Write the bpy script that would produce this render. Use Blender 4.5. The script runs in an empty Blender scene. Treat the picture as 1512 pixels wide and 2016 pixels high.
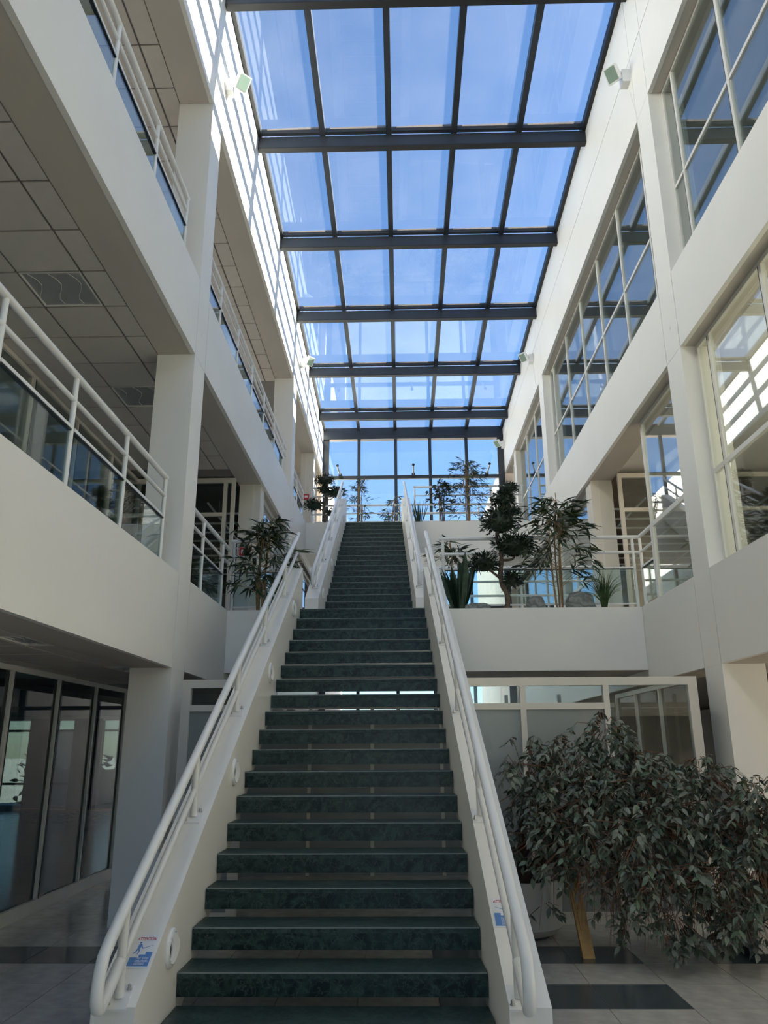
import bpy, math, random
import numpy as np
from mathutils import Vector, Matrix, Quaternion
random.seed(7)
scn = bpy.context.scene
col = scn.collection
# ------------------------------------------------------------------ camera
f_px, pitch, yaw, roll = 1523.29, 0.2945935, 0.0209295, -0.0053961
CAM = Vector((0.12787, 0.0, 1.5476))
cp, sp, cy, sy = math.cos(pitch), math.sin(pitch), math.cos(yaw), math.sin(yaw)
FW = Vector((-sy*cp, cy*cp, sp)); R0 = Vector((cy, sy, 0)); U0 = R0.cross(FW)
RT = math.cos(roll)*R0 + math.sin(roll)*U0
UP = -math.sin(roll)*R0 + math.cos(roll)*U0
cd = bpy.data.cameras.new('camera'); cam = bpy.data.objects.new('camera', cd); col.objects.link(cam)
cd.sensor_fit = 'VERTICAL'; cd.sensor_height = 24.0; cd.lens = f_px*24.0/2016
cd.clip_end = 500
cam.matrix_world = Matrix(((RT.x, UP.x, -FW.x, CAM.x), (RT.y, UP.y, -FW.y, CAM.y), (RT.z, UP.z, -FW.z, CAM.z), (0, 0, 0, 1)))
scn.camera = cam
def onY(x, y, Y):          # photo pixel -> point at depth Y
    d = FW + RT*((x-756)/f_px) - UP*((y-1008)/f_px)
    return CAM + d*(Y/d.y)
# ------------------------------------------------------------------ light
SUN = Vector((1.0, 0.085, 0.50)).normalized()      # towards the sun
w = bpy.data.worlds.new('sky'); scn.world = w; w.use_nodes = True
nt = w.node_tree; bg = nt.nodes['Background']
st = nt.nodes.new('ShaderNodeTexSky'); st.sky_type = 'NISHITA'; st.sun_disc = False
st.sun_elevation = math.asin(SUN.z); st.sun_rotation = math.atan2(SUN.x, SUN.y)
st.altitude = 100; st.air_density = 1.0; st.dust_density = 0.15; st.ozone_density = 3.5
nt.links.new(st.outputs[0], bg.inputs[0]); bg.inputs[1].default_value = 0.103
sl = bpy.data.lights.new('sun', 'SUN'); sl.energy = 14.0; sl.angle = 0.009; sl.color = (1.0, 0.87, 0.71)
so = bpy.data.objects.new('sun', sl); col.objects.link(so)
so.rotation_euler = SUN.to_track_quat('Z', 'Y').to_euler(); so.location = (20, 5, 20)
vs = scn.view_settings
vs.view_transform = 'Standard'; vs.look = 'None'; vs.gamma = 1.0; vs.use_curve_mapping = False
vs.exposure = 1.64
scn.cycles.transparent_max_bounces = 32
scn.cycles.max_bounces = 14
scn.cycles.diffuse_bounces = 8
# ------------------------------------------------------------------ materials
def _new(name):
    m = bpy.data.materials.new(name); m.use_nodes = True
    return m, m.node_tree, m.node_tree.nodes['Principled BSDF']
def mat(name, c, rough=0.6, var=0.06, scale=3.0, bump=0.0, bscale=60.0, metal=0.0, spec=0.5):
    m, t, b = _new(name)
    b.inputs['Roughness'].default_value = rough; b.inputs['Metallic'].default_value = metal
    b.inputs['Specular IOR Level'].default_value = spec
    tc = t.nodes.new('ShaderNodeTexCoord')
    n = t.nodes.new('ShaderNodeTexNoise'); n.inputs['Scale'].default_value = scale; n.inputs['Detail'].default_value = 5
    t.links.new(tc.outputs['Object'], n.inputs['Vector'])
    r = t.nodes.new('ShaderNodeValToRGB')
    r.color_ramp.elements[0].position = 0.3; r.color_ramp.elements[1].position = 0.7
    r.color_ramp.elements[0].color = (*[x*(1-var) for x in c], 1); r.color_ramp.elements[1].color = (*[min(1, x*(1+var)) for x in c], 1)
    t.links.new(n.outputs['Fac'], r.inputs['Fac']); t.links.new(r.outputs['Color'], b.inputs['Base Color'])
    if bump:
        n2 = t.nodes.new('ShaderNodeTexNoise'); n2.inputs['Scale'].default_value = bscale; n2.inputs['Detail'].default_value = 4
        t.links.new(tc.outputs['Object'], n2.inputs['Vector'])
        bp = t.nodes.new('ShaderNodeBump'); bp.inputs['Strength'].default_value = bump; bp.inputs['Distance'].default_value = 0.01
        t.links.new(n2.outputs['Fac'], bp.inputs['Height']); t.links.new(bp.outputs['Normal'], b.inputs['Normal'])
    return m
def marble(name, dark, mid, vein, rough):
    m, t, b = _new(name); b.inputs['Roughness'].default_value = rough; b.inputs['Specular IOR Level'].default_value = 0.3
    tc = t.nodes.new('ShaderNodeTexCoord'); oi = t.nodes.new('ShaderNodeObjectInfo')
    va = t.nodes.new('ShaderNodeVectorMath'); va.operation = 'ADD'
    ms = t.nodes.new('ShaderNodeVectorMath'); ms.operation = 'SCALE'; ms.inputs[0].default_value = (7.3, 3.1, 5.7)
    t.links.new(oi.outputs['Random'], ms.inputs['Scale']); t.links.new(tc.outputs['Object'], va.inputs[0]); t.links.new(ms.outputs[0], va.inputs[1])
    n = t.nodes.new('ShaderNodeTexNoise'); n.inputs['Scale'].default_value = 9; n.inputs['Detail'].default_value = 9; n.inputs['Distortion'].default_value = 1.8
    t.links.new(va.outputs[0], n.inputs['Vector'])
    r = t.nodes.new('ShaderNodeValToRGB'); e = r.color_ramp.elements
    e[0].position = 0.40; e[0].color = (*dark, 1); e[1].position = 0.64; e[1].color = (*mid, 1)
    t.links.new(n.outputs['Fac'], r.inputs['Fac'])
    n3 = t.nodes.new('ShaderNodeTexNoise'); n3.inputs['Scale'].default_value = 6; n3.inputs['Detail'].default_value = 6
    t.links.new(va.outputs[0], n3.inputs['Vector'])
    mx = t.nodes.new('ShaderNodeMixRGB'); mx.inputs[0].default_value = 0.40
    t.links.new(va.outputs[0], mx.inputs[1]); t.links.new(n3.outputs['Color'], mx.inputs[2])
    v = t.nodes.new('ShaderNodeTexVoronoi'); v.feature = 'DISTANCE_TO_EDGE'; v.inputs['Scale'].default_value = 13
    t.links.new(mx.outputs[0], v.inputs['Vector'])
    vr = t.nodes.new('ShaderNodeValToRGB'); vr.color_ramp.elements[0].position = 0.0; vr.color_ramp.elements[0].color = (0.62, 0.62, 0.62, 1)
    vr.color_ramp.elements[1].position = 0.045; vr.color_ramp.elements[1].color = (0, 0, 0, 1)
    t.links.new(v.outputs['Distance'], vr.inputs['Fac'])
    mv = t.nodes.new('ShaderNodeMixRGB'); mv.inputs[2].default_value = (*vein, 1)
    t.links.new(vr.outputs['Color'], mv.inputs[0]); t.links.new(r.outputs['Color'], mv.inputs[1])
    t.links.new(mv.outputs[0], b.inputs['Base Color'])
    return m
def glass(name, tint, f0=0.05, rough=0.0, haze=0.0, hazecol=(0.8, 0.8, 0.8), fpow=4.0, fmax=0.75):
    m = bpy.data.materials.new(name); m.use_nodes = True; t = m.node_tree; t.nodes.clear()
    out = t.nodes.new('ShaderNodeOutputMaterial')
    tr = t.nodes.new('ShaderNodeBsdfTransparent'); tr.inputs[0].default_value = (*tint, 1)
    gl = t.nodes.new('ShaderNodeBsdfGlossy'); gl.inputs['Roughness'].default_value = rough
    lw = t.nodes.new('ShaderNodeLayerWeight'); lw.inputs['Blend'].default_value = 0.5
    p = t.nodes.new('ShaderNodeMath'); p.operation = 'POWER'; p.inputs[1].default_value = fpow
    t.links.new(lw.outputs['Facing'], p.inputs[0])
    ma = t.nodes.new('ShaderNodeMath'); ma.operation = 'MULTIPLY_ADD'; ma.inputs[1].default_value = fmax; ma.inputs[2].default_value = f0
    t.links.new(p.outputs[0], ma.inputs[0])
    mx = t.nodes.new('ShaderNodeMixShader'); t.links.new(ma.outputs[0], mx.inputs[0])
    base = tr.outputs[0]
    if haze:
        di = t.nodes.new('ShaderNodeBsdfDiffuse'); di.inputs[0].default_value = (*hazecol, 1)
        tl = t.nodes.new('ShaderNodeBsdfTranslucent'); tl.inputs[0].default_value = (*hazecol, 1)
        md = t.nodes.new('ShaderNodeMixShader'); md.inputs[0].default_value = 0.5
        t.links.new(di.outputs[0], md.inputs[1]); t.links.new(tl.outputs[0], md.inputs[2])
        tc = t.nodes.new('ShaderNodeTexCoord'); n = t.nodes.new('ShaderNodeTexNoise'); n.inputs['Scale'].default_value = 1.2; n.inputs['Detail'].default_value = 6
        t.links.new(tc.outputs['Object'], n.inputs['Vector'])
        mh = t.nodes.new('ShaderNodeMath'); mh.operation = 'MULTIPLY'; mh.inputs[1].default_value = haze*2
        t.links.new(n.outputs['Fac'], mh.inputs[0])
        m2 = t.nodes.new('ShaderNodeMixShader'); t.links.new(mh.outputs[0], m2.inputs[0])
        t.links.new(tr.outputs[0], m2.inputs[1]); t.links.new(md.outputs[0], m2.inputs[2]); base = m2.outputs[0]
    t.links.new(base, mx.inputs[1]); t.links.new(gl.outputs[0], mx.inputs[2]); t.links.new(mx.outputs[0], out.inputs[0])
    return m
M = dict(
    wall=mat('off_white_panel', (0.875, 0.842, 0.785), 0.45, 0.025, 0.8),
    wallw=mat('beige_plaster', (0.66, 0.62, 0.56), 0.6, 0.04, 1.5),
    white=mat('white_enamel', (0.82, 0.81, 0.79), 0.3, 0.03, 4),
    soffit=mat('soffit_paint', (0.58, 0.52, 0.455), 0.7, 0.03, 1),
    ceil=mat('ceiling_tile_grey', (0.62, 0.565, 0.515), 0.8, 0.03, 6, 0.15, 150),
    ceilgrid=mat('ceiling_bar_brown', (0.24, 0.22, 0.21), 0.7, 0.05, 4),
    floor=mat('polished_beige_tile', (0.47, 0.445, 0.40), 0.16, 0.14, 9, 0.02, 40),
    floord=mat('dark_slate_tile', (0.06, 0.075, 0.082), 0.2, 0.2, 7, 0.02, 40),
    grout=mat('grout_grey', (0.24, 0.225, 0.20), 0.8, 0.1, 20),
    carpet=mat('corridor_floor', (0.30, 0.28, 0.26), 0.7, 0.1, 5),
    steel=mat('dark_blue_steel', (0.028, 0.033, 0.042), 0.38, 0.15, 3),
    black=mat('black_gasket', (0.012, 0.012, 0.014), 0.5, 0.1, 3),
    beige=mat('beige_frame', (0.70, 0.65, 0.57), 0.45, 0.03, 3),
    alu=mat('pale_aluminium_frame', (0.74, 0.715, 0.66), 0.35, 0.03, 3),
    green=marble('green_marble', (0.003, 0.009, 0.007), (0.024, 0.052, 0.042), (0.075, 0.11, 0.092), 0.30),
    greent=marble('green_marble_tread', (0.014, 0.030, 0.026), (0.040, 0.068, 0.060), (0.08, 0.11, 0.10), 0.40),  # paler, rougher green marble for the treads
    edge=mat('pale_tread_edge', (0.22, 0.25, 0.235), 0.4, 0.15, 9),
    roofglass=glass('roof_glass', (0.86, 0.935, 0.99), 0.03, 0, 0.022, (0.9, 0.88, 0.85)),
    glass=glass('clear_glass', (0.86, 0.91, 0.90), 0.05, fpow=2.6, fmax=0.80),
    darkglass=glass('grey_glass', (0.33, 0.38, 0.39), 0.035, fpow=5.0, fmax=0.75),
    railglass=glass('railing_glass', (0.80, 0.88, 0.87), 0.04, fpow=4.0, fmax=0.75),
    addedglass=glass('added_window_glass', (0.66, 0.68, 0.68), 0.05),  # tint sets how much sun the added outer windows let in
    dust=glass('dusty_glass', (0.75, 0.70, 0.66), 0.04, 0.2, 0.30, (0.62, 0.55, 0.50)),
    milk=glass('milky_glass', (0.5, 0.5, 0.5), 0.05, 0.1, 0.45, (0.85, 0.87, 0.92)),
    frost=mat('frosted_grey_pane', (0.30, 0.315, 0.30), 0.22, 0.06, 0.8),
    chrome=mat('brushed_metal', (0.55, 0.53, 0.50), 0.3, 0.05, 5, metal=1.0),
    lampglass=mat('lamp_glass', (0.25, 0.33, 0.27), 0.1, 0.05, 5),
    louvre=mat('mirror_louvre', (0.50, 0.50, 0.50), 0.3, 0.06, 4, metal=0.5),
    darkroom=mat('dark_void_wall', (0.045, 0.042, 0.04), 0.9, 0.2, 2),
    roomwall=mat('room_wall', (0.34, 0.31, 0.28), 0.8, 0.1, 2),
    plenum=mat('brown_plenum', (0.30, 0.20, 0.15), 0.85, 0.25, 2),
    red=mat('red_plastic', (0.55, 0.03, 0.03), 0.4, 0.05, 3),
    paper=mat('white_paper', (0.80, 0.80, 0.82), 0.35, 0.02, 5),
    inkred=mat('red_ink', (0.55, 0.05, 0.06), 0.5, 0.03, 5),
    inkblue=mat('blue_ink', (0.10, 0.25, 0.58), 0.5, 0.05, 5),
    bark=mat('brown_bark', (0.10, 0.055, 0.035), 0.85, 0.35, 14, 0.4, 40),
    barkl=mat('tan_cane', (0.30, 0.19, 0.09), 0.6, 0.3, 20, 0.2, 40),
    barkd=mat('grey_brown_bark', (0.12, 0.085, 0.06), 0.85, 0.3, 20, 0.4, 50),
    twig=mat('red_brown_twig', (0.17, 0.075, 0.04), 0.8, 0.3, 20),
    ficus=mat('dusty_ficus_leaf', (0.145, 0.165, 0.125), 0.40, 0.45, 5),
    ficus2=mat('ficus_leaf_young', (0.095, 0.135, 0.085), 0.38, 0.4, 5),
    bamboo=mat('bamboo_leaf', (0.045, 0.070, 0.024), 0.45, 0.45, 6),
    bamboo2=mat('bamboo_leaf_pale', (0.095, 0.125, 0.050), 0.45, 0.4, 6),
    pine=mat('bonsai_leaf', (0.028, 0.045, 0.022), 0.5, 0.45, 8),
    snake=mat('snake_plant_leaf', (0.030, 0.060, 0.030), 0.4, 0.5, 14),
    grassm=mat('grass_blade', (0.075, 0.125, 0.04), 0.5, 0.3, 10),
    rock=mat('striped_grey_stone', (0.24, 0.24, 0.225), 0.7, 0.45, 9, 0.5, 25),
    pot=mat('cream_planter', (0.50, 0.47, 0.41), 0.3, 0.04, 3),
    soil=mat('dark_soil', (0.03, 0.022, 0.016), 0.95, 0.4, 30, 0.5, 60),
    timber=mat('yellow_timber', (0.46, 0.27, 0.09), 0.65, 0.2, 12, 0.1, 50),
    ground=mat('outdoor_paving', (0.45, 0.44, 0.40), 0.9, 0.15, 0.4),
    extwall=mat('exterior_render', (0.74, 0.68, 0.62), 0.8, 0.04, 1),
    hedge=mat('hedge_green', (0.05, 0.08, 0.03), 0.9, 0.4, 6, 0.6, 12),
)
# veined stone for the rocks
def _rock():
    t = M['rock'].node_tree; b = t.nodes['Principled BSDF']
    tc = t.nodes.new('ShaderNodeTexCoord'); wv = t.nodes.new('ShaderNodeTexWave'); wv.bands_direction = 'Z'
    wv.inputs['Scale'].default_value = 5; wv.inputs['Distortion'].default_value = 16; wv.inputs['Detail'].default_value = 4
    t.links.new(tc.outputs['Object'], wv.inputs['Vector'])
    r = t.nodes.new('ShaderNodeValToRGB'); r.color_ramp.elements[0].color = (0.15, 0.16, 0.15, 1); r.color_ramp.elements[1].color = (0.27, 0.28, 0.26, 1)
    t.links.new(wv.outputs['Color'], r.inputs['Fac']); t.links.new(r.outputs['Color'], b.inputs['Base Color'])
_rock()
# ------------------------------------------------------------------ mesh helpers
class MB:
    def __init__(s): s.v = []; s.f = []
    def box(s, x0, x1, y0, y1, z0, z1):
        b = len(s.v)
        s.v += [(x0, y0, z0), (x1, y0, z0), (x1, y1, z0), (x0, y1, z0), (x0, y0, z1), (x1, y0, z1), (x1, y1, z1), (x0, y1, z1)]
        s.f += [tuple(b+i for i in q) for q in ((0, 3, 2, 1), (4, 5, 6, 7), (0, 1, 5, 4), (1, 2, 6, 5), (2, 3, 7, 6), (3, 0, 4, 7))]
        return s
    def hexa(s, pts):       # 8 points: bottom loop then top loop
        b = len(s.v); s.v += [tuple(p) for p in pts]
        s.f += [tuple(b+i for i in q) for q in ((0, 3, 2, 1), (4, 5, 6, 7), (0, 1, 5, 4), (1, 2, 6, 5), (2, 3, 7, 6), (3, 0, 4, 7))]
        return s
    def prism(s, a, bq):    # two matching polygons
        b = len(s.v); n = len(a); s.v += [tuple(p) for p in a] + [tuple(p) for p in bq]
        s.f.append(tuple(b+i for i in range(n-1, -1, -1))); s.f.append(tuple(b+n+i for i in range(n)))
        for i in range(n):
            j = (i+1) % n; s.f.append((b+i, b+j, b+n+j, b+n+i))
        return s
    def tube(s, pts, r, seg=10, cap=True):
        pts = [Vector(p) for p in pts]; n = len(pts)
        rs = r if isinstance(r, (list, tuple)) else [r]*n
        t0 = (pts[1]-pts[0]).normalized()
        u = t0.orthogonal().normalized(); b = len(s.v); prev = t0
        for i, p in enumerate(pts):
            if i == 0: t = t0
            elif i == n-1: t = (pts[i]-pts[i-1]).normalized()
            else: t = ((pts[i]-pts[i-1]).normalized()+(pts[i+1]-pts[i]).normalized()).normalized()
            q = prev.rotation_difference(t); u = q @ u; u = (u - t*u.dot(t)).normalized(); prev = t
            w_ = t.cross(u)
            for k in range(seg):
                a = 2*math.pi*k/seg; s.v.append(tuple(p + (u*math.cos(a)+w_*math.sin(a))*rs[i]))
        for i in range(n-1):
            for k in range(seg):
                k2 = (k+1) % seg
                s.f.append((b+i*seg+k, b+i*seg+k2, b+(i+1)*seg+k2, b+(i+1)*seg+k))
        if cap:
            s.f.append(tuple(b+k for k in range(seg-1, -1, -1))); s.f.append(tuple(b+(n-1)*seg+k for k in range(seg)))
        return s
    def lathe(s, prof, seg=32, axis='Z', c=(0, 0, 0)):     # prof: (r, h)
        b = len(s.v); n = len(prof)
        for (r, h) in prof:
            for k in range(seg):
                a = 2*math.pi*k/seg; x, y = r*math.cos(a), r*math.sin(a)
                p = (x, y, h) if axis == 'Z' else (h, x, y)
                s.v.append((c[0]+p[0], c[1]+p[1], c[2]+p[2]))
        for i in range(n-1):
            for k in range(seg):
                k2 = (k+1) % seg; s.f.append((b+i*seg+k, b+i*seg+k2, b+(i+1)*seg+k2, b+(i+1)*seg+k))
        s.f.append(tuple(b+k for k in range(seg-1, -1, -1))); s.f.append(tuple(b+(n-1)*seg+k for k in range(seg)))
        return s
    def quadgrid(s, verts, faces):
        b = len(s.v); s.v += [tuple(v) for v in verts]; s.f += [tuple(b+i for i in q) for q in faces]; return s
    def mesh(s, name, m, off=(0, 0, 0), smooth=False):
        me = bpy.data.meshes.new(name)
        o = Vector(off)
        me.from_pydata([tuple(Vector(v)-o) for v in s.v], [], s.f); me.materials.append(M[m] if isinstance(m, str) else m); me.update()
        if smooth:
            me.polygons.foreach_set('use_smooth', [True]*len(me.polygons))
            try: me.set_sharp_from_angle(angle=math.radians(40))
            except Exception: pass
        return me
    def build(s, name, m, parent=None, smooth=False, kind=None, origin=None):
        # world coordinates in; object origin at parent's location (or own centre for top level)
        if parent is not None: off = Vector(parent.get('_w', (0, 0, 0)))
        elif origin is not None: off = Vector(origin)
        else:
            a = np.array(s.v); off = Vector(((a[:, 0].min()+a[:, 0].max())/2, (a[:, 1].min()+a[:, 1].max())/2, a[:, 2].min()))
        o = bpy.data.objects.new(name, s.mesh(name, m, off, smooth)); col.objects.link(o)
        o['_w'] = tuple(off)
        if parent is not None: o.parent = parent
        else: o.location = off
        if kind: o['kind'] = kind
        return o
def tag(o, label, cat, group=None, kind=None):
    o['label'] = label; o['category'] = cat
    if group: o['group'] = group
    if kind: o['kind'] = kind
    return o
def empty(name, loc, label, cat, group=None, kind=None):
    o = bpy.data.objects.new(name, None); col.objects.link(o); o.location = loc; o.empty_display_size = 0.1
    o['_w'] = tuple(loc)
    return tag(o, label, cat, group, kind)
def box(name, x0, x1, y0, y1, z0, z1, m, parent=None, kind=None):
    return MB().box(min(x0, x1), max(x0, x1), min(y0, y1), max(y0, y1), z0, z1).build(name, m, parent, kind=kind)
# ------------------------------------------------------------------ key dimensions (metres)
XL, XR = -2.128, 3.237
Z1B, Z1T, Z2B, Z2T, Z3B = 2.305, 3.257, 5.745, 6.687, 9.221
YB, YE = -9.0, 21.55                      # back and end of the hall
glz = lambda Y: 11.74 - 0.0485*Y          # roof glazing height
COLY = [(0.2, 0.64), (7.69, 8.13), (15.20, 15.64)]
WX = -12.0; EX = 10.5                     # outer walls of the side wings
S = 'structure'
# ------------------------------------------------------------------ ground floor
fl = box('floor', WX, EX, YB, YE+0.3, -0.30, -0.006, 'grout', kind=S); tag(fl, 'polished beige stone tile floor with dark slate inlays', 'floor')
T = 0.5185
tmesh = MB().box(0.003, T-0.003, 0.003, T-0.003, -0.006, 0.0)
me_b = tmesh.mesh('floor_tile', 'floor'); me_d = tmesh.mesh('floor_tile_dark', 'floord')
GX0 = 1.900 - 11*T; GY0 = 5.462 - 6*T     # grid origin: lines at x = 1.90 and y = 5.46, 5.98 ...
# dark rectangles (x range in metres, y range)
DARK = [(0.2, 1.90, 5.46, 5.98), (0.2, 1.90, 6.50, 7.01), (0.2, 1.90, 7.54, 8.05), (2.42, 4.6, 6.50, 7.01), (-5.5, -2.2, 6.58, 7.10)]
cnt = 0
for i in range(-2, 19):
    for j in range(0, 9+1):
        x, y = GX0+i*T, GY0+j*T
        cx_, cy_ = x+T/2, y+T/2
        d = any(a < cx_ < b and c-0.1 < cy_ < e+0.1 for a, b, c, e in DARK[:-1]) or (cx_ < -1.9 and j == 8)
        if y > 8.0: continue
        o = bpy.data.objects.new('floor_tile', me_d if d else me_b); col.objects.link(o); o.parent = fl
        o.location = (x-fl['_w'][0], y-fl['_w'][1], -fl['_w'][2])
ft = box('floor_covering', WX, EX, GY0+10*T, YE+0.3, -0.006, 0.0, 'floor', fl)
ft2 = box('floor_covering', WX, EX, YB, GY0, -0.006, 0.0, 'floor', fl)
ft3 = box('floor_covering', WX, GX0-2*T, GY0, GY0+10*T, -0.006, 0.0, 'floor', fl)
ft4 = box('floor_covering', GX0+19*T, EX, GY0, GY0+10*T, -0.006, 0.0, 'floor', fl)
# ------------------------------------------------------------------ side wings: slabs, fascias, soffits, ceilings
JOINTS = [YB, 0.2, 0.64, 7.69, 8.13, 15.20, 15.64, YE]
def fascia(parent, side, zb, zt, y0, y1):
    xf = XL if side < 0 else XR
    ys = [y0] + [y for y in JOINTS if y0+0.05 < y < y1-0.05] + [y1]
    for a, b in zip(ys[:-1], ys[1:]):
        box('fascia_panel', xf, xf+side*0.05, a+0.006, b-0.006, zb, zt, 'wall', parent)
    return ys
def wing_floor(side, zb, zt, y0, y1, name, label):
    xf = XL if side < 0 else XR; xo = WX if side < 0 else EX
    s_ = box(name, xf+side*0.052, xo, y0, y1, zb+0.10, zt, 'wall', kind=S); tag(s_, label, 'balcony')
    fascia(s_, side, zb, zt, y0, y1)
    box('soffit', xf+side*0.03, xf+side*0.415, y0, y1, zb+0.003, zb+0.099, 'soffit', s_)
    for yc in (7.91, 15.42):
        if y0 < yc < y1:
            m = MB(); m.lathe([(0.022, 0), (0.022, 0.003), (0.015, 0.005)], 20, 'X', (xf if side > 0 else xf, yc, zb+0.36))
            m.v = [(xf-side*abs(v[0]-xf), v[1], v[2]) for v in m.v]
            m.build('cover_cap', 'wall', s_, True)
    return s_
slabL1 = wing_floor(-1, Z1B, Z1T, YB, 9.96, 'balcony_slab', 'off-white first-storey balcony edge carrying glass and tube railing over dark glass partition')
slabL2 = wing_floor(-1, Z2B, Z2T, YB, 17.95, 'balcony_slab', 'off-white second-storey balcony edge with tube railing, under the sunlit wall')
slabR1 = wing_floor(1, Z1B, Z1T, YB, 9.96, 'balcony_slab', 'off-white first-storey slab edge below tall windows, above the big ficus')
slabR2 = wing_floor(1, Z2B, Z2T, YB, 17.95, 'balcony_slab', 'off-white second-storey slab edge between two rows of windows')
# deeper floors past the decks
for sd, nm in ((-1, 'l'), (1, 'r')):
    xf = XL if sd < 0 else XR; xo = WX if sd < 0 else EX
    s1 = box('floor', xf+sd*0.05, xo, 9.962, YE, Z1B+0.1, Z1T-0.002, 'carpet', kind=S); tag(s1, 'first-storey corridor floor beyond the landing deck, %s side' % ('balcony' if sd < 0 else 'window'), 'floor')
    s2 = box('floor', xf+sd*0.05, xo, 17.952, YE, Z2B+0.1, Z2T-0.002, 'carpet', kind=S); tag(s2, 'second-storey corridor floor beyond the upper deck, %s side' % ('balcony' if sd < 0 else 'window'), 'floor')
    box('fascia_panel', xf, xf+sd*0.05, 9.966, YE, Z1B, Z1T, 'wall', s1)
    box('fascia_panel', xf, xf+sd*0.05, 17.956, YE, Z2B, Z2T, 'wall', s2)
# top walls under the skylight (with a horizontal joint), one per side
def top_wall(side):
    xf = XL if side < 0 else XR; nm = 'wall_left' if side < 0 else 'wall_right'
    zj = 10.235
    b = MB(); x0, x1 = sorted((xf+side*0.052, xf+side*0.40))
    b.hexa([(x0, YB, Z3B+0.1), (x1, YB, Z3B+0.1), (x1, YE, Z3B+0.1), (x0, YE, Z3B+0.1), (x0, YB, glz(YB)+0.05), (x1, YB, glz(YB)+0.05), (x1, YE, glz(YE)+0.05), (x0, YE, glz(YE)+0.05)])
    wl = b.build(nm, 'wall', kind=S)
    tag(wl, 'sunlit cream upper wall striped by skylight shadows' if side < 0 else 'shaded off-white upper wall above the top row of windows', 'wall')
    ys = [YB, 0.2, 0.64, 7.69, 8.13, 15.2, 15.64, YE]
    for a, c in zip(ys[:-1], ys[1:]):
        x0, x1 = sorted((xf, xf+side*0.05))
        MB().box(x0, x1, a+0.005, c-0.005, Z3B, zj-0.006).build('fascia_panel', 'wall', wl)
        a2, c2 = a+0.005, c-0.005
        MB().hexa([(x0, a2, zj+0.006), (x1, a2, zj+0.006), (x1, c2, zj+0.006), (x0, c2, zj+0.006), (x0, a2, glz(a2)-0.02), (x1, a2, glz(a2)-0.02), (x1, c2, glz(c2)-0.02), (x0, c2, glz(c2)-0.02)]).build('fascia_panel', 'wall', wl)
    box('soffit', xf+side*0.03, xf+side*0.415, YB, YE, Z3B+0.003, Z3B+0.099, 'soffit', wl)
    # roof of the wing
    xo = WX if side < 0 else EX
    r = box('ceiling', xf+side*0.402, xo, YB, YE, Z3B+0.10, Z3B+0.5, 'wallw', kind=S); tag(r, 'flat roof slab over the %s wing' % ('balcony' if side < 0 else 'window'), 'ceiling')
    return wl, r
wallL, roofL = top_wall(-1); wallR, roofR = top_wall(1)
# columns
def column(side, y0, y1, z0, z1, label):
    xf = XL if side < 0 else XR
    x0, x1 = sorted((xf+side*0.002, xf+side*0.42))
    c = box('column', x0, x1, y0, y1, z0, z1, 'wall', kind=S); tag(c, label, 'column')
    return c
for (y0, y1), nth in zip(COLY, ('first', 'second', 'third')):
    for side, sn in ((-1, 'balcony'), (1, 'window')):
        where = {'first': 'behind the foot of the stairs', 'second': 'beside the lower flight', 'third': 'beside the upper flight'}[nth]
        column(side, y0, y1, 0, Z1B+0.0, 'off-white square ground-storey column on the %s side %s' % (sn, where))
        column(side, y0, y1, Z1T, Z2B, 'off-white square first-storey column on the %s side %s' % (sn, where))
        column(side, y0, y1, Z2T, Z3B, 'off-white square second-storey column on the %s side %s' % (sn, where))
# suspended ceilings with single tiles
def tile_ceiling(side, z, ylines, xb, xo, label, skip=(), y_from=YB, y_to=None, backing=True):
    xs_ = [0.415, 0.655, 1.25, 1.845, 2.44]
    xf = XL if side < 0 else XR
    y_to = y_to or ylines[-1]
    cl = box('ceiling', xf+side*0.416, xf+side*(xo), y_from, y_to, z+0.022, z+0.098, 'ceilgrid', kind=S); tag(cl, label, 'ceiling')
    cache = {}
    for a, b in zip(xs_[:-1], xs_[1:]):
        if a > xo-0.1: continue
        b = min(b, xo)
        for i, (p, q) in enumerate(zip(ylines[:-1], ylines[1:])):
            if (round(a, 3), i) in skip: continue
            x0, x1 = sorted((xf+side*(a+0.013), xf+side*(b-0.013)))
            wdt = x1-x0; dp = q-p-0.024
            key = (round(wdt, 4), round(dp, 4))
            if key not in cache: cache[key] = MB().box(0, wdt, 0, dp, 0, 0.016).mesh('ceiling_tile', 'ceil')
            o = bpy.data.objects.new('ceiling_tile', cache[key]); col.objects.link(o); o.parent = cl
            o.location = (x0-cl['_w'][0], p+0.012-cl['_w'][1], z+0.005-cl['_w'][2])
    return cl
yl1 = [4.335+0.5915*k for k in range(-2, 13)]
tile_ceiling(-1, Z2B, yl1, -2.54, 2.02, 'grey suspended tile ceiling over the first-storey balcony', skip={(0.655, 5), (0.655, 9)}, y_from=YB, y_to=11.8)
yl2 = [6.842+0.607*k for k in range(-3, 15)]
tile_ceiling(-1, Z3B, yl2, -2.54, 2.02, 'grey suspended tile ceiling over the second-storey balcony', y_from=YB, y_to=17.9)
yl0 = [5.43+0.545*k for k in range(-2, 9)]
tile_ceiling(-1, Z1B, yl0, -2.54, 1.42, 'dim suspended tile ceiling over the ground-storey passage', skip={(0.415, 2), (0.415, 6)}, y_from=YB, y_to=12.0)
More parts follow.
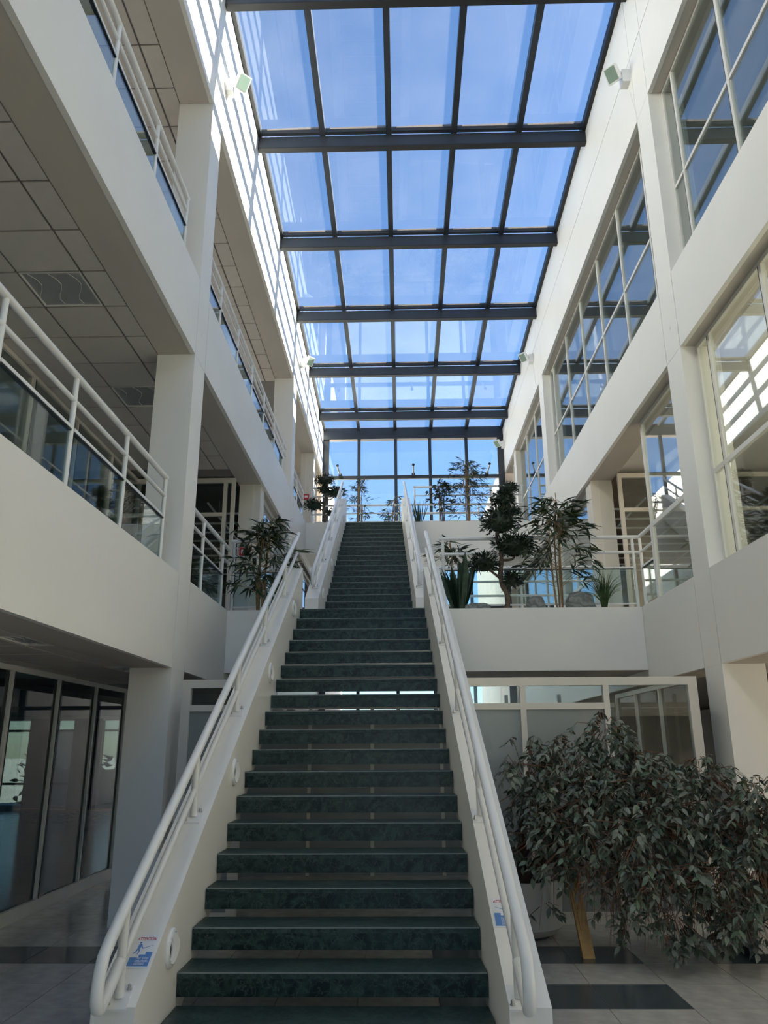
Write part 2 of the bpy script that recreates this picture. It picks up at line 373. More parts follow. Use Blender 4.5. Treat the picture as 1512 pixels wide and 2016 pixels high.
# recessed ceiling lamps (switched off)
def ceiling_light(x0, x1, y0, y1, z, label):
    t = empty('ceiling_light', ((x0+x1)/2, (y0+y1)/2, z+0.008), label, 'ceiling light')
    MB().box(x0, x1, y0, y1, z+0.016, z+0.020).build('reflector', 'louvre', t)
    fr = MB()
    fr.box(x0, x1, y0, y0+0.012, z+0.004, z+0.016).box(x0, x1, y1-0.012, y1, z+0.004, z+0.016)
    fr.box(x0, x0+0.012, y0+0.012, y1-0.012, z+0.004, z+0.016).box(x1-0.012, x1, y0+0.012, y1-0.012, z+0.004, z+0.016)
    fr.build('frame', 'alu', t)
    for k in range(3):
        xx = x0+(x1-x0)*(k+0.5)/3
        g = MB(); g.v += []; g.tube([(xx-0.03+0.06*math.sin(j*0.9), y0+0.03+(y1-y0-0.06)*j/6, z+0.013) for j in range(7)], 0.003, 6)  # pale wavy tubes imitate reflections in the light panel
        g.build('reflection_streak', 'alu', t, True)
ceiling_light(XL-1.237, XL-0.668, yl1[5]+0.012, yl1[6]-0.012, Z2B, 'mirror ceiling light panel above first-storey railing, before the column')
ceiling_light(XL-1.237, XL-0.668, yl1[9]+0.012, yl1[10]-0.012, Z2B, 'mirror ceiling light panel partly hidden behind the column')
ceiling_light(XL-0.642, XL-0.428, yl0[2]+0.012, yl0[3]-0.012, Z1B, 'narrow ceiling light in the ground passage away from the column')
ceiling_light(XL-0.642, XL-0.428, yl0[6]+0.012, yl0[7]-0.012, Z1B, 'narrow ceiling light in the ground passage at the column head')
# ------------------------------------------------------------------ skylight
sky = empty('window_1', ((XL+XR)/2, 9, 11), 'long glass skylight with dark steel grid over the atrium', 'skylight', kind=S)
BY = [10.33+2.475*k for k in range(-7, 5)]          # cross beams
MX = [XL+0.03, -1.065, 0.022, 1.092, 2.155, XR-0.03]
edges = [YB] + BY + [YE]
for y in BY:
    g = glz(y)
    box('crossbeam', XL+0.004, XR-0.004, y+0.03, y+0.125, g-0.285, g-0.075, 'steel', sky)
    box('crossbeam_lip', XL+0.004, XR-0.004, y+0.022, y+0.133, g-0.305, g-0.286, 'black', sky)
    box('transom', XL+0.004, XR-0.004, y-0.035, y+0.035, g-0.055, g+0.03, 'steel', sky)
for i, x in enumerate(MX):
    wd = 0.03 if i in (0, 5) else 0.047
    MB().hexa([(x-wd, YB, glz(YB)-0.072), (x+wd, YB, glz(YB)-0.072), (x+wd, YE, glz(YE)-0.072), (x-wd, YE, glz(YE)-0.072), (x-wd, YB, glz(YB)+0.07), (x+wd, YB, glz(YB)+0.07), (x+wd, YE, glz(YE)+0.07), (x-wd, YE, glz(YE)+0.07)]).build('rafter', 'steel' if 0 < i < 5 else 'black', sky)
for a, b in zip(edges[:-1], edges[1:]):
    for x0, x1 in zip(MX[:-1], MX[1:]):
        p0, p1, q0, q1 = x0+0.03, x1-0.03, a+0.03, b-0.03
        MB().hexa([(p0, q0, glz(q0)), (p1, q0, glz(q0)), (p1, q1, glz(q1)), (p0, q1, glz(q1)), (p0, q0, glz(q0)+0.008), (p1, q0, glz(q0)+0.008), (p1, q1, glz(q1)+0.008), (p0, q1, glz(q1)+0.008)]).build('pane', 'roofglass', sky)
        if b > 7 and b < YE-1:
            d0, d1 = q1-0.012-0.05, q1-0.012
            MB().hexa([(p0+0.10, d0+0.03, glz(d0)-0.004), (p1-0.02, d0, glz(d0)-0.004), (p1-0.02, d1, glz(d1)-0.004), (p0+0.10, d1, glz(d1)-0.004), (p0+0.10, d0+0.03, glz(d0)-0.001), (p1-0.02, d0, glz(d0)-0.001), (p1-0.02, d1, glz(d1)-0.001), (p0+0.10, d1, glz(d1)-0.001)]).build('dust_line', 'dust', sky)
# end glazing
end = empty('window_2', ((XL+XR)/2, YE, 0), 'tall glass end wall with dark mullions behind the upper landing', 'window', kind=S)
box('head_beam', XL+0.004, XR-0.004, YE-0.10, YE+0.08, 10.34, 10.46, 'steel', end)
box('head_beam', XL+0.004, XR-0.004, YE-0.06, YE+0.08, 10.461, 10.72, 'steel', end)
EXM = [XL+0.09, -1.058, 0.033, 1.05, 2.133, XR-0.09]
for i, x in enumerate(EXM):
    wd = 0.09 if i in (0, 5) else 0.045
    x0, x1 = x-wd, x+wd
    box('mullion', x0, x1, YE-0.05, YE+0.05, 0, 10.34, 'steel', end)
tz = [0.0, 2.6, 3.9, 5.25, 6.6, 9.15, 10.34]
for z in tz[1:-1]:
    for x0, x1 in zip(EXM[:-1], EXM[1:]):
        box('transom', x0+0.09 if x0 == EXM[0] else x0+0.045, x1-0.09 if x1 == EXM[-1] else x1-0.045, YE-0.045, YE+0.045, z-0.05, z+0.05, 'steel', end)
for z0, z1 in zip(tz[:-1], tz[1:]):
    for x0, x1 in zip(EXM[:-1], EXM[1:]):
        box('pane', x0+0.04, x1-0.04, YE-0.006, YE+0.006, z0+0.04, z1-0.04, 'roofglass', end)
# window openers on the end wall
def opener(x, z, lean, label):
    t = empty('window_opener', (x, YE-0.05, z), label, 'window opener')
    MB().box(x-0.05, x+0.05, YE-0.12, YE-0.05, z-0.03, z+0.07).build('bracket', 'black', t)
    MB().tube([(x, YE-0.10, z+0.03), (x+lean*0.6, YE-0.16, z+0.16), (x+lean, YE-0.20, z+0.26)], 0.025, 10).build('chain_arm', 'chrome', t, True)
    MB().lathe([(0.0, -0.03), (0.04, -0.02), (0.045, 0.01), (0.03, 0.035), (0.0, 0.04)], 12, 'Z', (x+lean, YE-0.21, z+0.29)).build('motor_cap', 'black', t, True)
opener(-1.60, 9.17, -0.08, 'window opener motor tilted on the end wall above the bonsai')
opener(0.55, 9.17, 0.0, 'upright window opener motor in the middle of the end wall')
opener(2.70, 9.17, 0.08, 'window opener motor behind the tall bamboo on the upper deck')
# ------------------------------------------------------------------ right windows
def side_window(name, label, x, yr, zr, mull, trans, fm='alu', gm='glass', fw=0.042, side=1, edge=True):
    y0, y1 = yr; z0, z1 = zr
    t = empty(name, (x, (y0+y1)/2, z0), label, 'window', kind=S)
    d = 0.02
    box('frame_rail', x-d, x+d, y0, y1, z0, z0+fw*1.3, fm, t); box('frame_rail', x-d, x+d, y0, y1, z1-fw, z1, fm, t)
    ms = [y0+fw/2] + list(mull) + [y1-fw/2]
    for m_ in ms: box('mullion', x-d-0.004, x+d+0.004, m_-fw/2, m_+fw/2, z0+fw*1.3, z1-fw, fm, t)
    zs = [z0+fw*1.3] + [v for v in trans] + [z1-fw]
    for v in trans:
        for a, b in zip(ms[:-1], ms[1:]): box('transom', x-d, x+d, a+fw/2, b-fw/2, v-fw/2, v+fw/2, fm, t)
    for i, (za, zb) in enumerate(zip(zs[:-1], zs[1:])):
        za2 = za if i == 0 else za+fw/2; zb2 = zb if i == len(zs)-2 else zb-fw/2
        for a, b in zip(ms[:-1], ms[1:]):
            box('pane', x-0.006, x+0.006, a+fw/2-0.004, b-fw/2+0.004, za2-0.004, zb2+0.004, gm, t)
            box('gasket', x-d-0.006, x-d-0.001, a+fw/2, a+fw/2+0.008, za2, zb2, 'black', t)
    return t
WXR = 3.42
yy = [7.35-1.235*k for k in range(0, 8)]
side_window('window_3', 'upper window band in the bay before the second column', WXR, (0.642, 7.688), (Z2T, Z3B), sorted([y for y in yy if y > 0.9]), [7.80])
side_window('window_4', 'upper window band in the bay between the two columns beside the upper flight', WXR, (8.132, 15.198), (Z2T, Z3B), [8.585, 9.82, 11.055, 12.29, 13.545, 14.82], [7.80])
side_window('window_5', 'upper window band in the last bay by the end wall', WXR, (15.642, 20.9), (Z2T, Z3B), [16.03, 17.27, 18.5, 19.7], [7.80])
side_window('window_6', 'upper window band at the entrance end', WXR, (YB, 0.198), (Z2T, Z3B), [-7.5, -6.2, -5.0, -3.8, -2.5, -1.3], [7.80])
side_window('window_7', 'first-storey window band with low transom before the second column', WXR, (0.642, 7.688), (Z1T, Z2B), sorted([y for y in yy if y > 0.9]), [4.27], fw=0.05)
side_window('window_8', 'narrow first-storey window between the column and the landing', WXR, (8.132, 9.78), (Z1T, Z2B), [], [4.29], fw=0.06)
side_window('window_9', 'first-storey window at the entrance end', WXR, (YB, 0.198), (Z1T, Z2B), [-7.5, -6.2, -5.0, -3.8, -2.5, -1.3], [4.27], fw=0.05)
side_window('window_10', 'first-storey glazing beyond the landing on the window side', 3.40, (12.55, 21.4), (Z1T, Z2B), [14.0, 15.5, 17.0, 18.5, 20.0], [4.29], fw=0.06)
side_window('window_11', 'first-storey glazing beyond the landing on the balcony side', -2.27, (12.55, 21.4), (Z1T, Z2B), [14.0, 15.5, 17.0, 18.5, 20.0], [4.29], fw=0.06)
# ------------------------------------------------------------------ outer walls, inner room walls
def wall(name, x0, x1, y0, y1, z0, z1, m, label): return tag(box(name, x0, x1, y0, y1, z0, z1, m, kind=S), label, 'wall')
wall('wall_right', EX, EX+0.2, 8.0, YE, 0, 9.6, 'roomwall', 'outer wall of the wing behind the tall windows')
wall('wall_right', EX, EX+0.2, YB, 8.0, Z2B+0.05, 9.6, 'roomwall', 'upper outer wall of the window wing at the entrance end')
wall('wall_right', EX, EX+0.2, YB, 8.0, Z1B+0.05, Z1T+0.02, 'roomwall', 'outer spandrel between the two added window rows')
for zz0, zz1, nm_, lb_ in ((0.0, Z1B+0.05, 'added_window_25', 'unseen outer glazing added on the ground storey so sun brightens the hall'), (Z1T+0.02, Z2B+0.05, 'added_window_26', 'unseen outer glazing added on the first storey so sun brightens the hall')):  # unseen outer windows, added to bring sunlight into the hall
    ow = empty(nm_, (EX+0.1, (YB+8.0)/2, zz0), lb_, 'window', kind=S)
    nn = 9
    for k in range(nn+1):
        yy0 = YB+(8.0-YB)*k/nn
        box('mullion', EX+0.05, EX+0.15, max(YB, yy0-0.04), min(8.0, yy0+0.04), zz0, zz1, 'alu', ow)
        if k < nn: box('pane', EX+0.094, EX+0.106, yy0+0.04, yy0+(8.0-YB)/nn-0.04, zz0+0.01, zz1-0.01, 'addedglass', ow)
wall('wall_left', WX-0.2, WX, YB, YE, Z1B+0.2, 9.6, 'roomwall', 'outer wall of the wing behind the balconies')
# glazed outer wall at ground level on the left: piers, with windows added between as bright patches
for k in range(12):
    y0 = YB + k*2.75
    wall('wall_left', WX-0.2, WX, y0, min(y0+1.0, YE), 0, Z1B+0.2, 'roomwall', 'outer ground-storey pier between garden windows')
gw = empty('added_window_12', (WX-0.1, 9, 0), 'row of garden windows added as bright patches behind the dark partition', 'window', kind=S)
for k in range(12):
    y0 = YB + k*2.75+1.0; y1 = min(y0+1.75, YE)
    if y1-y0 < 0.4: continue
    box('sill', WX-0.2, WX, y0, y1, 0, 0.18, 'alu', gw); box('head', WX-0.2, WX, y0, y1, 2.25, Z1B+0.2, 'alu', gw)
    box('transom', WX-0.13, WX-0.07, y0, y1, 1.94, 2.0, 'alu', gw); box('mullion', WX-0.13, WX-0.07, (y0+y1)/2-0.03, (y0+y1)/2+0.03, 0.18, 1.94, 'alu', gw)
    box('pane', WX-0.104, WX-0.096, y0, y1, 0.18, 2.25, 'glass', gw)
for sd in (-1, 1):
    xf = XL if sd < 0 else XR; xo = WX if sd < 0 else EX
    wall('wall_back', min(xf, xo), max(xf, xo), YB-0.2, YB, 0, 9.6, 'roomwall', 'rear wall of the %s wing at the entrance end' % ('balcony' if sd < 0 else 'window'))
    wall('wall_front', min(xf+sd*0.4, xo), max(xf+sd*0.4, xo), YE, YE+0.2, 0 if sd > 0 else 2.32, 9.6, 'wallw', 'end wall of the %s wing beside the end glazing' % ('balcony' if sd < 0 else 'window'))
    # inner partitions on upper floors keep the offices dim
    wall('wall_inner', *(sorted((xf+sd*4.3, xf+sd*4.4))), YB, YE, Z2T, Z3B, 'roomwall', 'office partition on the second storey of the %s wing' % ('balcony' if sd < 0 else 'window'))
for a, b in ((WX, -10.62), (-9.95, -9.22), (-8.75, -7.97), (-6.9, XL-0.4)):
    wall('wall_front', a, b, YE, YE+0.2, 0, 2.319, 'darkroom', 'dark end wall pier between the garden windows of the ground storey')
def garden_window(nm, a, b, gm, label):
    t = empty(nm, ((a+b)/2, YE+0.1, 0), label, 'window', kind=S)
    box('sill', a, b, YE, YE+0.2, 0, 0.12, 'alu', t); box('head', a, b, YE, YE+0.2, 2.27, 2.319, 'alu', t); box('transom', a, b, YE+0.07, YE+0.13, 1.98, 2.04, 'steel', t)
    if b-a > 0.8: box('mullion', (a+b)/2-0.03, (a+b)/2+0.03, YE+0.07, YE+0.13, 0.12, 1.98, 'steel', t)
    else: box('transom', a, b, YE+0.07, YE+0.13, 0.62, 0.68, 'steel', t)
    box('pane', a, b, YE+0.094, YE+0.106, 0.12, 1.98, gm, t); box('pane', a, b, YE+0.094, YE+0.106, 2.04, 2.27, 'glass', t)
garden_window('window_21', -7.97, -6.9, 'glass', 'garden window with one mullion at the end of the ground passage')
garden_window('window_22', -9.22, -8.75, 'milk', 'narrow milky window at the end of the ground passage')
garden_window('window_23', -10.62, -9.95, 'glass', 'clear garden window at the far end of the dark ground rooms')
# unseen back glazing behind the camera, added to let daylight in
bw = empty('added_window_13', ((XL+XR)/2, YB-0.1, 0), 'unseen back glazing added at the entrance end to let daylight in', 'window', kind=S)
for k in range(6):
    x = XL+(XR-XL)*k/5; box('mullion', x-0.04, x+0.04, YB-0.1, YB, 0, glz(YB)-0.1, 'steel', bw)
for z in (0.0, 2.4, 4.8, 7.2, 9.6, 11.6): box('transom', XL, XR, YB-0.1, YB, z, z+0.08, 'steel', bw)
for k in range(5):
    x0 = XL+(XR-XL)*k/5; x1 = XL+(XR-XL)*(k+1)/5
    box('pane', x0+0.04, x1-0.04, YB-0.055, YB-0.045, 0.08, 11.6, 'roofglass', bw)
# ------------------------------------------------------------------ landing decks
d1 = tag(box('landing_deck', XL+0.003, XR-0.003, 9.99, 11.80, Z1T-0.74, Z1T-0.003, 'wall', kind=S), 'off-white first landing deck between the two flights', 'landing')
box('fascia_panel', XL+0.003, -1.40, 9.955, 9.989, 2.455, Z1T-0.002, 'wall', d1)
box('fascia_panel', 0.665, XR-0.003, 9.955, 9.989, 2.455, Z1T-0.002, 'wall', d1)
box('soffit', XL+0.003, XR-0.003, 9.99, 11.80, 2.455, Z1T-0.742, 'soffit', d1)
d2 = tag(box('landing_deck', XL+0.003, XR-0.003, 17.90, 19.45, 5.96, Z2T+0.02, 'wall', kind=S), 'off-white upper landing deck in front of the end glazing', 'landing')
box('fascia_panel', XL+0.003, -1.36, 17.86, 17.899, 5.95, Z2T+0.03, 'wall', d2)
box('fascia_panel', 0.40, XR-0.003, 17.86, 17.899, 5.95, Z2T+0.03, 'wall', d2)
# ------------------------------------------------------------------ stairs
RZ, RY = 0.17, 0.286
NY0 = 4.313
nl = lambda Y: (Y-NY0)*RZ/RY
nu = lambda Y: 19*RZ + (Y-11.85)*RZ/RY
xl_ = lambda Y: -1.149
xr_ = lambda Y: 0.608 - 0.0322*(Y-NY0)
def flight(label, n, y_base, z_base, first, line, ya, yb, zmin, top_off, end_clip):
    t = empty('staircase', (-0.3, y_base, z_base), label, 'staircase')
    for k in range(first, n+1):
        y = y_base+RY*k; z = z_base+RZ*k
        last = (k == n)
        yb_ = y+RY+0.02 if not last else y+0.36
        MB().hexa([(xl_(y), y, z-0.032), (xr_(y), y, z-0.032), (xr_(yb_), yb_, z-0.032), (xl_(yb_), yb_, z-0.032), (xl_(y), y, z), (xr_(y), y, z), (xr_(yb_), yb_, z), (xl_(yb_), yb_, z)]).build('tread', 'greent', t)
        MB().box(xl_(y)+0.002, xr_(y)-0.002, y-0.004, y-0.0005, z-0.006, z+0.0005).build('nosing_edge', 'edge', t)
        MB().box(xl_(y), xr_(y), y+0.006, y+0.032, z-0.123, z-0.0325).build('riser', 'green', t)
    for sd in (-1, 1):
        xi = (lambda Y: xl_(Y)-0.004) if sd < 0 else (lambda Y: xr_(Y)+0.004)
        xo = (lambda Y: xl_(Y)-0.215) if sd < 0 else (lambda Y: xr_(Y)+0.205)
        poly = [(ya, max(zmin, z_base)), (ya, line(ya)+top_off)] + [(yb, line(yb)+top_off), (yb, line(yb)-0.16)]
        y_cut = None
        lowz = z_base
        # underside
        yu = (z_base - (line(0)-0.30))/(RZ/RY)
        poly.append((yu, z_base)) if zmin >= z_base else None
        a = [(xi(p[0]), p[0], p[1]) for p in poly]; b = [(xo(p[0]), p[0], p[1]) for p in poly]
        if sd < 0: a, b = b, a
        MB().prism(a, b).build('stringer', 'wall', t)
    return t
TO = 0.455
st1 = flight('lower flight of green marble steps with white stringers', 19, NY0, 0.0, 1, nl, 4.17, 9.95, 0.0, TO, None)
st2 = flight('upper flight of green marble steps climbing to the end glazing', 20, 11.85, 19*RZ, 1, nu, 11.92, 17.93, 19*RZ+0.03, 0.50, None)
# handrails
def handrail(label, line, xf, y_start, y_end, posts, top, low, stoff, group, lead=True):
    t = empty('handrail', (xf(posts[0]), posts[0], line(posts[0])+stoff), label, 'handrail', group)
    P = lambda Y, off: Vector((xf(Y), Y, line(Y)+off))
    pts = [P(y_end, top), P((y_end+y_start)/2, top), P(y_start+0.06, top)]
    a = P(y_start, top); c = P(y_start, low)
    mid = (a+c)/2; R_ = (a-c).length/2
    for k in range(1, 8):
        an = math.pi*k/8
        pts.append(Vector((mid.x, mid.y - math.sin(an)*R_*0.62, mid.z + math.cos(an)*R_ - math.sin(an)*0.05)))
    pts += [P(y_start+0.05, low), P(posts[0]-0.02, low)]
    MB().tube(pts, 0.029, 14).build('top_rail', 'white', t, True)
    for a_, b_ in zip(posts[:-1], posts[1:]):
        MB().tube([P(a_+0.02, low), P(b_-0.02, low)], 0.021, 12).build('lower_rail', 'white', t, True)
    MB().tube([P(posts[-1]+0.02, low), P(y_end, low)], 0.021, 12).build('lower_rail', 'white', t, True)
    for y in posts:
        x = xf(y); zb = line(y)+stoff
        MB().tube([(x, y, zb+0.008), (x, y, line(y)+top-0.02)], 0.024, 12).build('post', 'white', t, True)
        sl_ = RZ/RY
        pl = MB().hexa([(x-0.055, y-0.06, zb-0.06*sl_), (x+0.055, y-0.06, zb-0.06*sl_), (x+0.055, y+0.06, zb+0.06*sl_), (x-0.055, y+0.06, zb+0.06*sl_),
                        (x-0.055, y-0.06, zb-0.06*sl_+0.010), (x+0.055, y-0.06, zb-0.06*sl_+0.010), (x+0.055, y+0.06, zb+0.06*sl_+0.010), (x-0.055, y+0.06, zb+0.06*sl_+0.010)]).build('base_plate', 'white', t)
        for bx, by in ((-0.038, -0.04), (0.038, 0.035)):
            MB().lathe([(0.012, 0.0), (0.012, 0.006), (0.008, 0.007), (0.008, 0.02), (0.004, 0.024)], 8, 'Z', (x+bx, y+by, zb+by*sl_+0.011)).build('bolt', 'chrome', pl, True)
    return t
LP = [4.21+1.205*k for k in range(5)]
handrail('white tube handrail on the balcony-side stringer of the lower flight', nl, lambda Y: -1.25, 3.98, 10.15, LP, 0.86, 0.63, TO, None)
handrail('white tube handrail on the ficus-side stringer of the lower flight', nl, lambda Y: xr_(Y)+0.06, 3.98, 10.15, LP, 0.86, 0.63, TO, None)
UPp = [12.35+1.22*k for k in range(5)]
handrail('white tube handrail on the balcony-side stringer of the upper flight', nu, lambda Y: -1.26, 12.05, 18.0, UPp, 0.90, 0.68, 0.50, None)
handrail('white tube handrail on the plant-deck side stringer of the upper flight', nu, lambda Y: xr_(Y)+0.08, 12.05, 18.0, UPp, 0.90, 0.68, 0.50, None)
# round louvred step lights in the stringers
def step_light(x, y, z, sd, label):
    t = empty('step_light', (x, y, z), label, 'wall light')
    rg = MB().lathe([(0.098, 0.0), (0.100, 0.006), (0.094, 0.018), (0.082, 0.022), (0.080, 0.012), (0.0795, 0.004)], 36, 'X')
    rg.v = [(x+sd*v[0], y+v[1], z+v[2]) for v in rg.v]; rg.build('ring', 'white', t, True)
    dc = MB().lathe([(0.079, 0.005), (0.079, 0.009), (0.0, 0.010)], 28, 'X'); dc.v = [(x+sd*v[0], y+v[1], z+v[2]) for v in dc.v]; dc.build('shade_disc', 'ceilgrid', t)  # dark disc puts shade into the gaps between the slats
    for k in range(7):
        o = -0.06+0.02*k; hw = math.sqrt(max(0.078**2-o*o, 0.0004))
        pts = []
        for j in range(9):
            s_ = -1+2*j/8
            pts.append((x+sd*(0.020+0.006*(1-s_*s_)), y+o+0.022*(1-s_*s_)-0.008, z+s_*hw*0.96))
        MB().tube(pts, 0.0078, 6).build('louvre_slat', 'white', t, True)
for k, y in enumerate([4.717, 6.18, 7.65, 9.136]):
    w_ = ['lowest', 'second lowest', 'third', 'topmost'][k]
    step_light(-1.153, y, nl(y)+0.26, 1, 'round louvred step light, %s of four in the lower flight balcony-side stringer' % w_)
for k, y in enumerate([12.6, 14.0, 15.45, 16.95]):
    w_ = ['lowest', 'second lowest', 'third', 'topmost'][k]
    step_light(-1.153, y, nu(y)+0.29, 1, 'round louvred step light, %s of four in the upper flight balcony-side stringer' % w_)
# warning notices taped to the stringer tops
def notice(xc, y0, off, stoff, line, label, flip, wd=0.108, ln=0.20):
    slope = math.atan(RZ/RY)
    base = Vector((xc, y0, line(y0)+stoff+0.002))
    u = Vector((1, 0, 0)); v = Vector((0, math.cos(slope), math.sin(slope))); n = Vector((0, -math.sin(slope), math.cos(slope)))
    t = empty('warning_notice', base, label, 'notice')
    Q = lambda a, b, h: base + u*((a-0.5)*wd*(-1 if flip and False else 1)) + v*(b*ln) + n*h
    def slab(poly, h0, h1, name, m):
        MB().prism([Q(a, b, h0) for a, b in poly], [Q(a, b, h1) for a, b in poly]).build(name, m, t)
    slab([(-.06, -.04), (1.06, -.04), (1.06, 1.05), (-.06, 1.05)], 0.0, 0.0006, 'tape_sleeve', 'paper')
    slab([(0, 0), (1, 0), (1, 1), (0, 1)], 0.0008, 0.0014, 'sheet', 'paper')
    h0, h1 = 0.0016, 0.0020
    def txt(s_, a, b, size, m, name, bold=True):
        cu = bpy.data.curves.new('tmp', 'FONT'); cu.body = s_; cu.size = 1.0; cu.offset = 0.02 if bold else 0; cu.shear = 0.15
        ob = bpy.data.objects.new('tmp', cu); col.objects.link(ob); bpy.context.view_layer.update()
        me = bpy.data.meshes.new_from_object(ob.evaluated_get(bpy.context.evaluated_depsgraph_get()))
        bpy.data.objects.remove(ob); 
        w0 = max(v_.co.x for v_ in me.vertices); hh = max(v_.co.y for v_ in me.vertices)
        kx = size/w0
        for v_ in me.vertices:
            p = base + u*((a-0.5)*wd + v_.co.x*kx*wd) + v*(b*ln + v_.co.y*kx*wd*1.7) + n*h1
            v_.co = p-base
        me.materials.clear(); me.materials.append(M[m])
        o = bpy.data.objects.new(name, me); col.objects.link(o); o.parent = t
    txt('ATTENTION', 0.04, 0.86, 0.92, 'inkred', 'heading')
    mx = (lambda a: 1-a) if flip else (lambda a: a)
    # climbing figure
    def pl(poly, name='figure', m='inkblue'):
        p2 = [(mx(a), b) for a, b in poly]
        if flip: p2 = p2[::-1]
        slab(p2, h0, h1, name, m)
    pl([(0.27+0.05*math.cos(k*math.pi/5), 0.78+0.032*math.sin(k*math.pi/5)) for k in range(10)])
    pl([(0.20, 0.58), (0.33, 0.58), (0.37, 0.72), (0.28, 0.745), (0.20, 0.70)])
    pl([(0.34, 0.66), (0.44, 0.58), (0.47, 0.60), (0.37, 0.71)])
    pl([(0.46, 0.585), (0.92, 0.70), (0.92, 0.71), (0.46, 0.605)], 'drawn_rail')
    pl([(0.24, 0.58), (0.33, 0.58), (0.36, 0.50), (0.32, 0.40), (0.27, 0.40), (0.30, 0.50)])
    pl([(0.20, 0.58), (0.27, 0.58), (0.22, 0.48), (0.10, 0.41), (0.07, 0.43), (0.16, 0.50)])
    pl([(0.0, 0.02), (1.0, 0.02), (1.0, 0.30), (0.0, 0.30)], 'drawn_steps'); pl([(0.40, 0.301), (1.0, 0.301), (1.0, 0.39), (0.40, 0.39)], 'drawn_steps'); pl([(0.68, 0.391), (1.0, 0.391), (1.0, 0.48), (0.68, 0.48)], 'drawn_steps')
    h1 = 0.0024
    txt("Pour \u00e9viter", 0.30, 0.24, 0.62, 'paper', 'caption', False); txt('une chute,', 0.30, 0.15, 0.62, 'paper', 'caption', False); txt('utilisez', 0.30, 0.06, 0.5, 'paper', 'caption', False)
notice(-1.225, 4.37, 0, TO, nl, 'white, red and blue paper notice headed ATTENTION behind the first handrail post, balcony side', False)
notice(0.672, 4.60, 0, TO, nl, 'white, red and blue paper notice headed ATTENTION under the handrail, ficus side', True)
# ------------------------------------------------------------------ balcony railings
def railing_y(x, y0, y1, zf, posts, label, ztop, zmid, zlow, zbot, cat='railing', ext=0.0):
    t = empty('railing', (x, (y0+y1)/2, zf), label, cat)
    MB().tube([(x, y0, ztop), (x, y1, ztop)], 0.027, 12).build('top_rail', 'white', t, True)
    MB().tube([(x, y0, zmid), (x, y1, zmid)], 0.019, 10).build('middle_rail', 'white', t, True)
    for y in posts:
        MB().tube([(x, y, zf), (x, y, ztop-0.02)], 0.021, 10).build('post', 'white', t, True)
    ps = posts
    for a, b in zip(ps[:-1], ps[1:]):
        MB().box(x-0.02, x+0.02, a+0.021, b-0.021, zlow-0.012, zlow+0.012).build('lower_rail', 'white', t)
        MB().box(x-0.015, x+0.015, a+0.021, b-0.021, zlow-0.022, zlow-0.0125).build('glazing_gasket', 'black', t)
        MB().box(x-0.005, x+0.005, a+0.026, b-0.026, zbot, zlow-0.0225).build('pane', 'railglass', t)
    return t
def railing_x(y, x0, x1, zf, posts, label, ztop, rails, zlow, zbot, glassy=True):
    t = empty('railing', ((x0+x1)/2, y, zf), label, 'railing')
    MB().tube([(x0, y, ztop), (x1, y, ztop)], 0.027, 12).build('top_rail', 'white', t, True)
    for z in rails: MB().tube([(x0, y, z), (x1, y, z)], 0.019, 10).build('middle_rail', 'white', t, True)
    for x in posts: MB().tube([(x, y, zf), (x, y, ztop-0.02)], 0.021, 10).build('post', 'white', t, True)
    if glassy:
        for a, b in zip(posts[:-1], posts[1:]):
            MB().box(a+0.021, b-0.021, y-0.02, y+0.02, zlow-0.012, zlow+0.012).build('lower_rail', 'white', t)
            MB().box(a+0.021, b-0.021, y-0.015, y+0.015, zlow-0.022, zlow-0.0125).build('glazing_gasket', 'black', t)
            MB().box(a+0.026, b-0.026, y-0.005, y+0.005, zbot, zlow-0.0225).build('pane', 'railglass', t)
            MB().box(a+0.021, b-0.021, y-0.015, y+0.015, zbot-0.02, zbot-0.001).build('lower_rail', 'white', t)
    return t
RX = -2.23
railing_y(RX, 0.75, 7.36, Z1T, [0.80, 1.88, 2.96, 4.04, 5.105, 6.20, 7.335], 'white tube and glass railing on the first-storey balcony before the column', 4.165, 3.97, 3.75, 3.30)
railing_y(RX, 8.14, 10.36, Z1T, [8.17, 8.92, 9.97], 'short white railing on the first-storey balcony between column and landing', 4.165, 3.97, 3.75, 3.30)
railing_y(RX, 0.75, 7.32, Z2T, [0.80, 1.88, 2.96, 4.02, 5.10, 6.21, 7.30], 'white tube and glass railing on the second-storey balcony before the column', 7.50, 7.33, 7.14, 6.72)
railing_y(RX, 8.14, 15.0, Z2T, [8.17, 9.03, 10.14, 11.26, 12.38, 13.51, 14.60], 'long white railing on the second-storey balcony between the two columns', 7.50, 7.33, 7.14, 6.72)
railing_y(RX, 15.66, 17.95, Z2T, [15.70, 16.8, 17.93], 'short white railing on the second-storey balcony by the upper landing', 7.50, 7.33, 7.14, 6.72)
railing_x(10.38, RX+0.02, -1.40, Z1T, [RX+0.06, -1.42], 'white tube railing across the first landing in front of the lone bamboo', 4.29, [4.07], 3.86, 3.38)
railing_x(10.38, 0.67, 3.40, Z1T, [0.72, 3.32], 'white tube railing across the first landing in front of snake plant and bonsai', 4.295, [4.08], 3.865, 3.38)
railing_y(3.42, 9.80, 10.37, Z1T, [9.82, 10.36], 'stub of white railing beside the landing window', 4.295, 4.08, 3.865, 3.38)
railing_x(11.74, 0.72, 3.20, Z1T, [0.75, 1.98, 3.18], 'white tube railing along the rear edge of the first landing, plant side', 4.18, [3.97, 3.75, 3.53], 3.3, 3.3, False)
railing_x(11.74, XL+0.06, -1.45, Z1T, [XL+0.09, -1.48], 'white tube railing along the rear edge of the first landing, balcony side', 4.18, [3.97, 3.75, 3.53], 3.3, 3.3, False)
